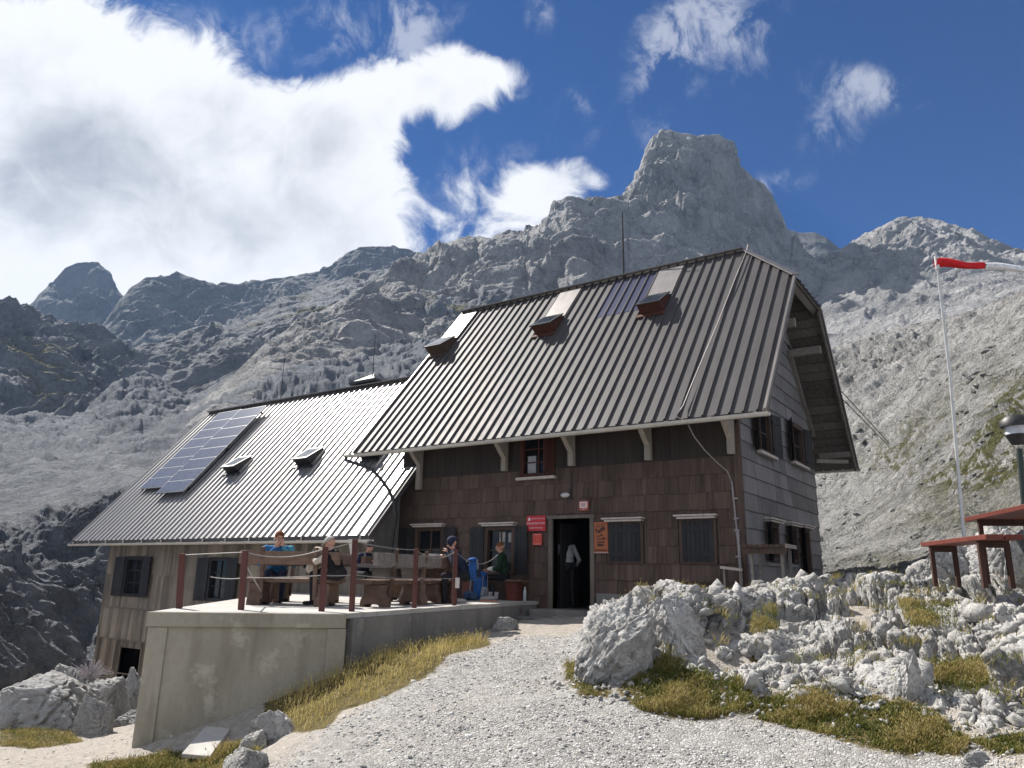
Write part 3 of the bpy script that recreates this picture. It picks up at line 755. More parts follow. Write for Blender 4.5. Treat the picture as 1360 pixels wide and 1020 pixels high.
# lightning conductor with its pipe at the front corner
mb = MB()
ztp = lambda y: zff(y)
P = [(-.45, YR-.05, HR+.12)]+[(-.45-.3*(t)**1.0, YR-(YR+OV)*t, zff(YR-(YR+OV)*t)+.09+.02*math.sin(9*t)) for t in np.linspace(.04, .97, 16)]
P += [(-.78, -OV-.20, HE-.02)]+[PY(x, y, yy) for x, y, yy in ((912, 560, -1.15), (922, 580, -.95), (936, 598, -.7), (952, 614, -.4), (966, 626, -.2), (972, 641, -.12))]
xk = P[-1][0]
mb.tube(P, .012, 6)
mb.tube([P[-1], (xk+.05, -.11, 1.6)], .018, 8); mb.tube([(xk+.05, -.11, 1.75), (xk+.06, -.11, 1.6)], .04, 8); mb.tube([(xk+.06, -.11, 1.65), (xk+.08, -.11, .55)], .032, 8)
for z in (2.35, 1.95, 1.72, 1.2): mb.box((xk-.0, -.15, z), (xk+.10, -.037, z+.03))
tagit(mb.build('lightning_conductor', plain('pale_cable', (.30, .27, .26), .5, .3, var=.2, scale=20)), 'pale cable running down the hut roof and bending to a pipe at the corner', 'cable')
# ================================================================== solar strips
def solar(x0, x1, y0, y1, lift, label):
    o = thing('solar_panel', label, 'solar panel', (x0, y0, azf(y0)), 'solar panels on the annex roof')
    u = np.array((0, 1, ASL)); u /= np.linalg.norm(u); a = np.array((0, y0, azf(y0))); L = (y1-y0)*math.hypot(1, ASL)
    lift0, lift1 = lift
    def pt(x, t, h): return np.array((x, 0, 0))+a+u*t*L+na*(lift0+(lift1-lift0)*t+h)
    mb = MB()
    mb.hexa([pt(x0, 0, 0), pt(x1, 0, 0), pt(x1, 1, 0), pt(x0, 1, 0), pt(x0, 0, .04), pt(x1, 0, .04), pt(x1, 1, .04), pt(x0, 1, .04)])
    mb.build('frame', m_solarframe, o)
    mb = MB()
    for t in (.06, .5, .94):
        for x in (x0+.15, x1-.2): mb.hexa([pt(x, t, -lift0-.02), pt(x+.05, t, -lift0-.02), pt(x+.05, t+.012, -lift0-.02), pt(x, t+.012, -lift0-.02), pt(x, t, 0), pt(x+.05, t, 0), pt(x+.05, t+.012, 0), pt(x, t+.012, 0)])
    mb.build('mount', m_dark, o)
    n = 8
    for k in range(n):
        m = MB(); t0 = (k+.04)/n; t1 = (k+.96)/n
        m.add([pt(x0+.03, t0, .045), pt(x1-.03, t0, .045), pt(x1-.03, t1, .045), pt(x0+.03, t1, .045)], [(0, 1, 2, 3)])
        c = m.build('module', m_solar, o); uv = c.data.uv_layers.new(name='UVMap')
        for li, q in enumerate(((0, 0), (10, 0), (10, 4), (0, 4))): uv.data[li].uv = q
solar(-22.25, -20.74, -.08, 2.86, (.10, .12), 'left strip of blue solar panels, eight modules, nearer the roof end')
solar(-20.56, -18.92, -.34, 2.72, (.16, .22), 'right strip of solar panels, raised higher and casting a dark shadow')
# masts
def mast(name, p0, p1, r, label, cat, extra=None):
    mb = MB(); mb.tube([p0, tuple((np.array(p0)*.3+np.array(p1)*.7)), p1], [r, r*.8, r*.4], 6)
    return tagit(mb.build(name, m_dark), label, cat)
mast('antenna_mast', (-4.15, 3.42, 9.1), (-4.15, 3.42, 11.45), .035, 'thick dark antenna mast behind the ridge of the tall roof', 'antenna')
mast('lightning_rod', (-14.9, 4.1, 7.6), (-14.9, 4.1, 9.55), .018, 'thin dark rod rising above the chimney cap of the annex', 'lightning rod')
mast('lightning_rod', (-19.1, 3.3, 7.0), (-19.1, 3.3, 9.25), .016, 'thin dark rod on the annex ridge above the solar panels', 'lightning rod')

# ================================================================== signs on the front wall
def text(s, size, loc, mat, parent, name='lettering', al='CENTER', ext=.002):
    cu = bpy.data.curves.new(name, 'FONT'); cu.body = s; cu.size = size; cu.align_x = al; cu.align_y = 'CENTER'; cu.extrude = ext
    o = bpy.data.objects.new('tmp', cu); COL.objects.link(o); bpy.context.view_layer.update()
    me = bpy.data.meshes.new_from_object(o.evaluated_get(bpy.context.evaluated_depsgraph_get())); bpy.data.objects.remove(o)
    me.materials.clear(); me.materials.append(mat)
    R = Matrix.Rotation(math.pi/2, 4, 'X'); o0 = ORG[parent.name] if parent is not None else np.zeros(3)
    me.transform(Matrix.Translation(Vector(np.array(loc)-o0))@R); me.name = name
    return link(name, me, parent)
def board(name, label, a0, a1, z0, z1, mat, border=None, th=.02, cat='sign'):
    o = thing(name, label, cat, ((a0+a1)/2, -.05, z0))
    mb = MB(); mb.box((a0, -.062-th, z0), (a1, -.062, z1)); mb.build('panel', mat, o, bevel=.004)
    mb = MB()
    for x in (a0+.04, a1-.06): mb.box((x, -.062, z0+.03), (x+.02, -.03, z1-.03))
    mb.build('batten', m_dark, o)
    return o, -.063-th
o, y = board('hut_sign', 'large red sign with white lettering left of the door', -5.15, -4.62, 1.80, 2.16, m_red)
text('PLANINSKA ZVEZA SLOVENIJE', .030, (-4.83, y, 2.085), m_signwhite, o); text('POGAČNIKOV DOM', .056, (-4.885, y, 1.975), m_signwhite, o); text('NA KRIŠKIH PODIH  2050 m', .032, (-4.885, y, 1.87), m_signwhite, o)
mb = MB(); mb.prism([(-5.10, y, 2.04), (-5.05, y, 2.04), (-5.05, y, 2.06), (-5.035, y, 2.06), (-5.075, y, 2.13), (-5.115, y, 2.06), (-5.10, y, 2.06)], (0, -.003, 0)); mb.build('emblem', m_signwhite, o)
o, y = board('small_sign', 'small square orange-red sign under the big red sign', -4.97, -4.72, 1.47, 1.74, m_redo)
mb = MB(); mb.box((-4.945, y-.002, 1.495), (-4.745, y, 1.50)); mb.box((-4.945, y-.002, 1.71), (-4.745, y, 1.715)); mb.build('border_line', m_signwhite, o)
text('i', .10, (-4.845, y, 1.61), plain('sign_yellow', (.75, .35, .12), .5), o)
o, y = board('house_number_plate', 'small house number plate with red border above the door frame corner', -3.72, -3.47, 2.24, 2.46, m_signred2)
mb = MB(); mb.box((-3.69, y-.002, 2.30), (-3.50, y, 2.435)); mb.build('white_field', m_signwhite, o); text('88', .13, (-3.595, y-.004, 2.365), m_signred2, o); text('TRENTA', .034, (-3.595, y, 2.268), m_signwhite, o)
o, y = board('poster', 'orange notice board with dark print between the door and the shuttered window', -3.33, -2.99, 1.30, 1.97, m_orange)
text('IZLET', .105, (-3.17, y, 1.885), m_ink, o)
mb = MB(); r_ = random.Random(3)
for k in range(26):
    x = r_.uniform(-3.30, -3.1); z = 1.42+.40*r_.random(); w = r_.uniform(.03, .10); mb.box((x, y-.002-.0002*k, z), (min(x+w, -3.01), y-.0002*k, z+r_.uniform(.012, .05)))
mb.box((-3.31, y-.002, 1.335), (-3.01, y, 1.365)); mb.build('print', m_ink, o)
mb = MB(); mb.box((-3.34, y-.004, 1.285), (-2.98, y+.02, 1.30)); mb.build('ledge', m_lintel, o)
o = thing('wall_lamp', 'oval bulkhead lamp on the shingles above the hut door', 'lamp', (-4.07, -.05, 2.6))
mb = MB(); mb.ell((-4.07, -.10, 2.61), (.125, .05, .06)); mb.build('glass', m_lampglass, o)
mb = MB(); mb.box((-4.18, -.10, 2.56), (-3.96, -.045, 2.66)); mb.tube([(-3.93, -.06, 3.2), (-3.93, -.06, 2.62), (-3.96, -.06, 2.6)], .012, 6); mb.box((-3.97, -.075, 2.5), (-3.92, -.045, 2.75)); mb.build('housing', m_dark, o)

# ================================================================== terrace
TZ = .20
TA = np.array((-5.44, -9.11)); TB = np.array((-3.48, -7.36)); TE = np.array((-4.82, -.64)); 
dl = np.array((-1.75, 1.96))/np.hypot(1.75, 1.96); tl = (AFY-.03-TA[1])/dl[1]; TL = TA+dl*tl
terr = thing('terrace', 'raised concrete terrace with smooth plastered front in front of the hut', 'terrace', (TB[0], TB[1], -.6))
poly = [TA, TB, TE, np.array((-4.82, -.04)), np.array((AWR+.032, -.04)), np.array((AWR+.032, AFY-.03)), TL]
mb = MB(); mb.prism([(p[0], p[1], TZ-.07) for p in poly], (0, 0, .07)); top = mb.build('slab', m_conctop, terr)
c = sum(poly)/len(poly)
def off(p, q, d):      # outward offset of edge p-q by d
    e = (q-p)/np.linalg.norm(q-p); return np.array((e[1], -e[0]))*d
mb = MB(); e = off(TA, TB, .06); e2 = off(TB, TE, .05)
AB = (TB-TA)/np.linalg.norm(TB-TA)
mb.prism([(*(TA+e-AB*.05), TZ-.20), (*(TB+e+AB*.03), TZ-.20), (*(TB+AB*.03-e*.3), TZ-.20), (*(TA-AB*.05-e*.3), TZ-.20)], (0, 0, .197)); mb.build('edge_beam', m_conc, terr, bevel=.012)
mb = MB(); bt = e*1.3
vA, vB = TA, TB
mb.hexa([(*(vA+bt), -2.6), (*(vB+bt), -2.6), (*(vB-e*3), -2.6), (*(vA-e*3), -2.6), (*(vA+e*.25), TZ-.202), (*(vB+e*.25), TZ-.202), (*(vB-e*3), TZ-.202), (*(vA-e*3), TZ-.202)])
mb.build('front_wall', m_conc, terr)
for P_ in (TA+AB*.11, TB-AB*.09):                                  # the two raised corner piers of the front
    mb = MB(); w = AB*.13; o1 = e*.75; o0 = e*1.75
    mb.hexa([(*(P_-w+o0), -2.6), (*(P_+w+o0), -2.6), (*(P_+w), -2.6), (*(P_-w), -2.6), (*(P_-w+o1), TZ-.204), (*(P_+w+o1), TZ-.204), (*(P_+w), TZ-.204), (*(P_-w), TZ-.204)])
    mb.build('corner_pier', m_conc, terr, bevel=.01)
mb = MB(); 
def wallseg(p, q, th, zb, zt, mb): 
    n_ = off(p, q, th); mb.prism([(*p, zb), (*q, zb), (*(q-n_), zb), (*(p-n_), zb)], (0, 0, zt-zb))
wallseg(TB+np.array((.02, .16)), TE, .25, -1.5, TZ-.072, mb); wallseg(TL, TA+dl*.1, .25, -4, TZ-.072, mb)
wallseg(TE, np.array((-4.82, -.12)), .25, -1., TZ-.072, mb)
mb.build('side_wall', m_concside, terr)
mb = MB(); mb.prism([(*(TE+(.03, 0)), TZ-.10), (-4.72, -.66, TZ-.10), (-4.72, -.10, TZ-.10), (*(TE+(.03, .5)), TZ-.10)], (0, 0, .09))
# painted number on the end of the side wall
n_ = (TE-TB)/np.linalg.norm(TE-TB)
tx = text('10', .17, (0, 0, 0), m_numpaint, None, 'painted_number')
nn = off(TB, TE, 1); ang = math.atan2(n_[1], n_[0])
pc = TE-n_*.22+nn*.008
tx.data.transform(Matrix.Translation((pc[0], pc[1], .0))@Matrix.Rotation(ang, 4, 'Z')); 
tx.parent = terr; tx.data.transform(Matrix.Translation(-Vector(ORG['terrace'])))

rail = thing('rope_railing', 'reddish timber posts strung with grey cable round the terrace edge', 'railing', (TB[0], TB[1], TZ))
posts = [(231, 808, 238, 735), (320, 810, 324, 731), (427, 812, 431, 726), (467, 812, 470, 716), (550, 805, 552, 728), (603, 800, 605, 730)]
tops = []
def snap(p):
    """keep a post 9 cm inside the terrace outline"""
    for (a, b) in ((TA, TB), (TB, TE), (TL, TA)):
        n2 = off(a, b, 1); d = np.dot(p-a, n2)
        if d > -.09: p = p-n2*(d+.09)
    return p
def project(p):
    d = np.asarray(p, float)-CAM; return 680+F*np.dot(d, RT)/np.dot(d, FW), 510-F*np.dot(d, UP)/np.dot(d, FW)
inR = -off(TB, TE, 1); nR = (TE-TB)/np.linalg.norm(TE-TB)
def edge_px(x, inset, z=TZ):
    """the point of a line parallel to the right terrace edge that stands in the picture column x"""
    ss = np.linspace(-.3, 8, 1200); return TB+nR*ss[np.argmin([abs(project((*(TB+nR*q+inR*inset), z))[0]-x) for q in ss])]+inR*inset
for i, (x, y, x2, y2) in enumerate(posts):
    b = PZ(x, y, TZ); b2 = snap(b[:2]) if i < 4 else edge_px(x, .20); k = np.linalg.norm(b2-CAM[:2]); d = ray(x2, y2); t = CAM+d*k/np.linalg.norm(d[:2])
    tp = np.array((b2[0]+(t[0]-b2[0])*.5, b2[1]+(t[1]-b2[1])*.5, t[2])); bb = np.array((b2[0], b2[1], TZ+.001)); tops.append((bb, tp))
    mb = MB(); w = .085; 
    mb.bar(bb, tp, w, w, (AB[0], AB[1], 0)); mb.build('post', m_redpost, rail, bevel=.008)
def cable(a, b, sag, r=.0075):
    P = [a+(b-a)*t-np.array((0, 0, sag*4*t*(1-t))) for t in np.linspace(0, 1, 11)]
    mb = MB(); mb.tube(P, r, 6); mb.build('cable', m_rope, rail)
sags = [.0, .10, .02, .03, .14]
for (b0, t0), (b1, t1), sg in zip(tops[:-1], tops[1:], sags):
    cable(b0+(t0-b0)*.97, b1+(t1-b1)*.97, sg)
for (b0, t0), (b1, t1), f0, f1 in ((*tops[0:2], .45, .53), (*tops[1:3], .53, .55), (*tops[2:4], .55, .5), (*tops[3:5], .50, .48), (*tops[4:6], .5, .48)):
    if b0 is tops[0][0]: cable(b0*.55+b1*.45+(0, 0, .47), b1+(t1-b1)*f1, .02)
    else: cable(b0+(t0-b0)*f0, b1+(t1-b1)*f1, .01)
b1, t1 = tops[1]; cable(b1+(t1-b1)*.80, b1+np.array((dl[0], dl[1], 0))*1.4+np.array((0, 0, .25)), .0, .014)
cable(tops[5][0]*.0+tops[5][0]+(tops[5][1]-tops[5][0])*.97, tops[5][0]+np.array((-.35, 1.9, 1.0)), .22)
b6, t6 = tops[5]; mb = MB(); q = b6+(t6-b6)*.40; mb.obox(q+np.array((.085, -.03, .0)), (.045, 0, 0), (0, .008, 0), (0, 0, .095)); 
tagit(mb.build('notice_card', m_signwhite), 'small white card hanging on the last railing post before the hut', 'notice')

# ================================================================== log benches and tables
def rough_plank(mb, a, b, w, h, t, mi=0, n=9, wob=.02, up=(0, 0, 1)):
    """waney-edged plank from a to b"""
    a = np.array(a, float); b = np.array(b, float); d = (b-a)/np.linalg.norm(b-a); s = np.cross(up, d); s /= np.linalg.norm(s); u_ = np.cross(d, s)
    V = []; 
    for i in range(n):
        c = a+(b-a)*i/(n-1); ww = w/2+random.uniform(-wob, wob); hh = h/2
        for (p, q) in ((-1, -.7), (-.8, -1), (.8, -1), (1, -.7), (1, .7), (.8, 1), (-.8, 1), (-1, .7)): V.append(c+s*p*ww+u_*q*(hh+random.uniform(-.004, .004)))
    Fc = [(i*8+j, (i+1)*8+j, (i+1)*8+(j+1) % 8, i*8+(j+1) % 8) for i in range(n-1) for j in range(8)]+[tuple(range(8)), tuple(range((n-1)*8, n*8))[::-1]]
    mb.add(V, Fc, mi, t)
def log_bench(label, p0, p1, out, L0=.25, mat=m_log, matback=None, group='log benches on the terrace'):
    """p0,p1: leg positions on the ground; out: unit vector to the backrest side"""
    p0 = np.array((*p0, TZ)); p1 = np.array((*p1, TZ)); d = (p1-p0)/np.linalg.norm(p1-p0); out = np.array((*out, 0)); out = out-d*np.dot(out, d); out /= np.linalg.norm(out)
    z = np.array((0, 0, 1)); o = thing('log_bench', label, 'bench', p0, group)
    a, b = p0-d*L0, p1+d*L0
    mb = MB(); rough_plank(mb, a+z*.42, b+z*.42, .36, .085, random.random()); mb.build('seat', mat, o)
    mb = MB(); c = out*.26+z*.80; 
    rough_plank(mb, a+c-d*.05, b+c+d*.05, .09, .21, random.random(), up=out, wob=.012) if False else rough_plank(mb, a+c-d*.05, b+c+d*.05, .085, .22, random.random(), wob=.012)
    mb.build('backrest', matback or mat, o)
    for p in (p0, p1):
        mb = MB(); w = out*.24; wt = out*.19; t = d*.10
        prof = [(-.25, .001), (-.16, .001), (-.12, .05), (.12, .05), (.16, .001), (.25, .001), (.23, .12), (.17, .24), (.19, .375), (-.19, .375), (-.17, .24), (-.23, .12)]
        mb.prism([p+out*x+z*q-t*1.2 for x, q in prof], t*2.4, 0, random.random()); mb.build('leg', mat, o, bevel=.012)
    for p in (p0+d*.12, p1-d*.12):
        mb = MB(); mb.bar(p+out*.19+z*.10, p+out*.31+z*.98, .07, .055, out, 0, random.random()); mb.build('upright', mat, o, bevel=.01)
    return o
def log_table(label, c, d, L, W=.72, H=.74, mat=m_log, group='log tables on the terrace'):
    c = np.array((*c, TZ)); d = np.array((*d, 0)); d /= np.linalg.norm(d); s = np.array((-d[1], d[0], 0)); z = np.array((0, 0, 1))
    o = thing('log_table', label, 'table', c, group)
    mb = MB()
    for k in (-1, 0, 1): rough_plank(mb, c-d*L/2+s*k*W/3+z*(H-.035), c+d*L/2+s*k*W/3+z*(H-.035), W/3-.005, .07, random.random(), wob=.004)
    mb.build('tabletop', mat, o)
    for k in (-1, 1):
        q = c+d*k*(L/2-.35); mb = MB()
        prof = [(-.24, .001), (-.15, .001), (-.11, .07), (.11, .07), (.15, .001), (.24, .001), (.12, .35), (.2, .665), (-.2, .665), (-.12, .35)]
        mb.prism([q+s*x+z*zz-d*.06 for x, zz in prof], d*.12, 0, random.random()); mb.build('leg', mat, o, bevel=.01)
    return o
B1a = PZ(338, 804, TZ)[:2]; B1b = PZ(428, 806, TZ)[:2]; outF = off(TA, TB, 1)
B1a = np.array(snap(B1a))-outF*.30; B1b = np.array(snap(B1b))-outF*.30
dB = (B1b-B1a)/np.linalg.norm(B1b-B1a)
log_bench('brown log bench on the front terrace edge, its back to the concrete wall', B1a, B1b, outF, .25)
outR = off(TB, TE, 1)
def edge(s_, din): return TB+nR*s_+inR*din
log_bench('long grey-backed log bench along the right terrace edge, nearer the corner', edge_px(498, .85), edge_px(549, .85), outR, .42, m_log, m_loggrey)
log_bench('log bench along the right terrace edge, last before the hut wall', edge_px(572, .95), edge_px(590, .95), outR, .2)
cT = (B1a+B1b)/2-outF*.85
log_table('log table in front of the man in the blue jacket', cT, dB, 1.7)
log_table('long log table beside the grey-backed bench', edge_px(524, 1.62), nR, 1.8, mat=m_loggrey)
log_table('log table near the hut wall, laid with a pale crate', edge_px(577, 1.7), nR, 1.2)
cB = cT-outF*.80
log_bench('log bench under the man in the blue jacket', cB-dB*.5, cB+dB*.5, -outF, .25)
log_bench('log bench under the hiker in the beanie, inner side of the long table', edge_px(505, 2.4), edge_px(532, 2.4), inR, .3)
mb = MB(); q = edge_px(574, 1.5); mb.obox((q[0], q[1], TZ+.74+.12), nR3 if False else (nR[0]*.24, nR[1]*.24, 0), (inR[0]*.16, inR[1]*.16, 0), (0, 0, .118))
mb.obox((q[0], q[1], TZ+.74+.242), (nR[0]*.26, nR[1]*.26, 0), (inR[0]*.18, inR[1]*.18, 0), (0, 0, .004))
tagit(mb.build('storage_box', plain('pale_box', (.55, .53, .49), .6), bevel=.01), 'pale closed box standing on the table near the hut wall', 'box')
# plank bench against the front wall
o = thing('wall_bench', 'low plank bench on red legs against the shingled wall left of the door', 'bench', (-5.9, -.35, TZ))
mb = MB(); rough_plank(mb, (-8.2, -.30, TZ+.45), (-5.05, -.30, TZ+.45), .34, .06, .6, wob=.006); mb.build('seat', m_log, o)
for x in (-5.3, -6.6, -7.9):
    mb = MB(); mb.prism([(x-.17, -.42, TZ+.001), (x+.10, -.42, TZ+.001), (x+.13, -.42, TZ+.42), (x-.20, -.42, TZ+.42)], (0, .24, 0)); mb.build('leg', m_redbench, o, bevel=.01)
# triangular board
q = PY(627, 752, -.9); mb = MB()
a, b, c_ = PY(616, 743, -.95), PY(634, 743, -.75), PY(629, 762, -.85)
mb.prism([a, b, c_], (.01, .03, 0)); n_ = MB()
o = thing('pennant_board', 'grey triangular board with a pale edge, point down, behind the blue backpack', 'board', (a[0], a[1], TZ))
mb.build('panel', m_packg, o); mb = MB(); mb.bar(a, c_, .05, .03, (0, 1, 0)); mb.build('edging', m_lintel, o)
mb = MB(); mb.bar(c_+np.array((0, .02, .04)), (c_[0]-.02, c_[1]+.05, TZ+.001), .04, .04, (0, 1, 0)); mb.build('stake', m_dark, o)

# ================================================================== right: picnic table, bench, lamp, windsock
def at_ground(px_, py_, d): return PD(px_, py_, d)
def plank_set(name, label, cat, cl, cr, zc, width, th, legs, legz, grp=None):
    """cl, cr: centres of the two ends of the top (world xy); legs: list of (t along, s across)"""
    cl = np.array(cl, float); cr = np.array(cr, float); d = (cr-cl); d = d/np.linalg.norm(d); s = np.array((-d[1], d[0]))
    o = thing(name, label, cat, (*((cl+cr)/2), legz), grp); mb = MB(); n = 2 if width < .5 else 5
    for k in range(n):
        f = (k+.5)/n-.5; w = width/n-.012; A = cl+s*f*width; B = cr+s*f*width
        mb.bar((*A, zc-th/2), (*B, zc-th/2), w, th, (0, 0, 1), 0, random.random())
    mb.build('tabletop' if 'table' in name else 'seat', m_redbench, o, bevel=.008)
    L = np.linalg.norm(cr-cl)
    for t, f in legs:
        p = cl+d*t*L+s*f*width; mb = MB(); mb.bar((*p, legz-.12), (*(p), zc-th-.001), .052, .052, (d[0], d[1], 0)); mb.build('leg', m_benchleg, o)
    for t in sorted({t for t, f in legs}):
        p = cl+d*t*L; mb = MB(); mb.bar((*(p-s*width*.42), zc-th-.04), (*(p+s*width*.42), zc-th-.04), .06, .078, (0, 0, 1)); mb.build('crossbar', m_benchleg, o)
    return o
zb = 1.33
bl = PD(1242, 721, 12.3); br = PD(1334, 711, 10.3)
plank_set('picnic_bench', 'red plank bench in front of the red picnic table on the rocky bank', 'bench', bl[:2], br[:2], zb, .40, .06, [(.12, -.36), (.12, .36), (.85, -.36), (.85, .36)], .85)
tl_ = PD(1318, 684, 12.6); tr_ = PD(1480, 666, 9.6)
plank_set('picnic_table', 'red plank picnic table on the rocky bank below the windsock pole', 'table', tl_[:2], tr_[:2], 1.68, .74, .06, [(.12, -.40), (.12, .40), (.8, -.40), (.8, .40)], .9)
o = thing('garden_lamp', 'black lamp post with a pale glass band at the right picture edge', 'lamp', (*PD(1357, 690, 13.0)[:2], 1.1))
L0 = np.array((*PD(1357, 690, 13.0)[:2], .9)); zt_ = PD(1354, 553, 13.0)
def zat(py, px_=1352, d=13.0): return PD(px_, py, d)[2]
x0, y0 = PD(1353, 590, 13.0)[:2]
mb = MB(); mb.tube([(L0[0], L0[1], .8), (x0, y0, zat(596))], .04, 10); mb.build('pole', plain('green_pole', (.035, .05, .045), .5, .3), o)
mb = MB(); mb.tube([(x0, y0, zat(590)), (x0, y0, zat(580)), (x0, y0, zat(577))], [.09, .14, .15], 16); mb.build('base_ring', m_dark, o)
mb = MB(); mb.tube([(x0, y0, zat(577)), (x0, y0, zat(566))], [.145, .145], 16); mb.build('glass_band', plain('lamp_band', (.55, .57, .60), .25), o)
mb = MB(); mb.tube([(x0, y0, zat(566)), (x0, y0, zat(558)), (x0, y0, zat(551))], [.205, .205, .12], 18); mb.build('hood', m_black, o)
o = thing('windsock', 'red and white windsock streaming from a tall white pole', 'windsock', (*PD(1278, 690, 15.5)[:2], 1.5))
pb = PD(1279, 700, 15.5); pm = PD(1262, 500, 15.5); pt_ = PD(1244, 347, 15.6)
mb = MB(); mb.tube([pb-np.array((0, 0, 1.2)), pb, pm, pt_], [.03, .03, .026, .02], 8); mb.build('pole', m_pole, o)
R2 = np.array((RT[0], RT[1], 0)); R2 /= np.linalg.norm(R2)
def sock(x0_, x1_, r0, r1, mat, nm, dz0, dz1):
    a = pt_+R2*x0_+np.array((0, 0, dz0)); b = pt_+R2*x1_+np.array((0, 0, dz1)); ax = (b-a)/np.linalg.norm(b-a); s_ = np.cross(ax, (0, 0, 1)); s_ /= np.linalg.norm(s_); u_ = np.cross(s_, ax)
    n, k = 16, 14; V = []
    for i in range(k):
        t = i/(k-1); r = r0+(r1-r0)*t; c = a+(b-a)*t+u_*.02*math.sin(7*t)
        for j in range(n):
            q = 2*math.pi*j/n; fold = 1+.18*math.sin(3*q+4*t+1)+.1*math.sin(5*q-3*t)
            V.append(c+(s_*math.cos(q)*r*.8+u_*math.sin(q)*r)*fold)
    mb = MB(); mb.add(V, [(i*n+j, i*n+(j+1) % n, (i+1)*n+(j+1) % n, (i+1)*n+j) for i in range(k-1) for j in range(n)], 0, .5, True); mb.build(nm, mat, o)
sock(-.03, .84, .080, .052, m_sockred, 'red_sleeve', -.02, -.08); sock(.85, 1.9, .062, .05, m_sockwhite, 'white_sleeve', -.08, -.14); sock(1.75, 2.3, .08, .07, m_sockred, 'red_tail', -.42, -.50)
mb = MB(); mb.tube([pt_+np.array((0, 0, .1)), pt_-np.array((0, 0, .15))], .035, 8); mb.build('swivel', m_pole, o)
for a, b, lb in (((1118, 520), (1182, 590), 'upper of two thin guy wires from the gable to the slope'), ((1120, 531), (1180, 592), 'lower of two thin guy wires from the gable to the slope')):
    mb = MB(); mb.tube([PX(*a, .9)if False else PD(*a, 21.5), PD(*b, 30)], .014, 5); tagit(mb.build('guy_wire', m_dark), lb, 'wire')
# table and rack beside the gable
fl = PD(985, 723, 14.9); fr_ = PD(1043, 722.5, 14.7); zt = (fl[2]+fr_[2])/2; d = (fr_-fl)[:2]; d /= np.linalg.norm(d); s = np.array((-d[1], d[0]))
o = thing('outdoor_table', 'brown slatted table with a pale end edge beside the grey gable wall', 'table', (*((fl+fr_)/2)[:2], .7))
mb = MB(); L = np.linalg.norm((fr_-fl)[:2]); n = 8
for k in range(n):
    A = fl[:2]+d*(k+.5)*L/n; mb.bar((*(A-s*.02), zt-.03), (*(A+s*.75), zt-.03), L/n-.012, .05, (0, 0, 1), 0, random.random())
mb.build('tabletop', m_frame, o)
mb = MB(); A = fl[:2]+d*(L+.012); mb.bar((*(A-s*.03), zt-.03), (*(A+s*.76), zt-.03), .025, .07); mb.build('end_edge', m_beam, o)
mb = MB(); mb.bar((*(fl[:2]+s*.05), zt-.11), (*(fr_[:2]+s*.05), zt-.11), .04, .12); mb.build('apron', m_frame, o)
for t, q in ((.18, .1), (.88, .1), (.2, .62), (.9, .62)):
    A = fl[:2]+d*L*t+s*q; mb = MB(); mb.bar((*A, .3), (*A, zt-.056), .05, .05); mb.build('leg', m_beamd, o)
o = thing('small_rack', 'small pale plank shelf on thin legs by the front hut corner', 'shelf', (-.15, -.5, .5))
a, b = PY(957, 753.5, -.55), PY(986, 757, -.45)
mb = MB(); mb.bar(a, b, .22, .05); mb.build('shelf', m_lintel, o)
for p in (a*.85+b*.15, a*.12+b*.88): mb = MB(); mb.bar((p[0], p[1], .2), (p[0], p[1], p[2]-.026), .025, .025); mb.build('leg', m_beam, o)
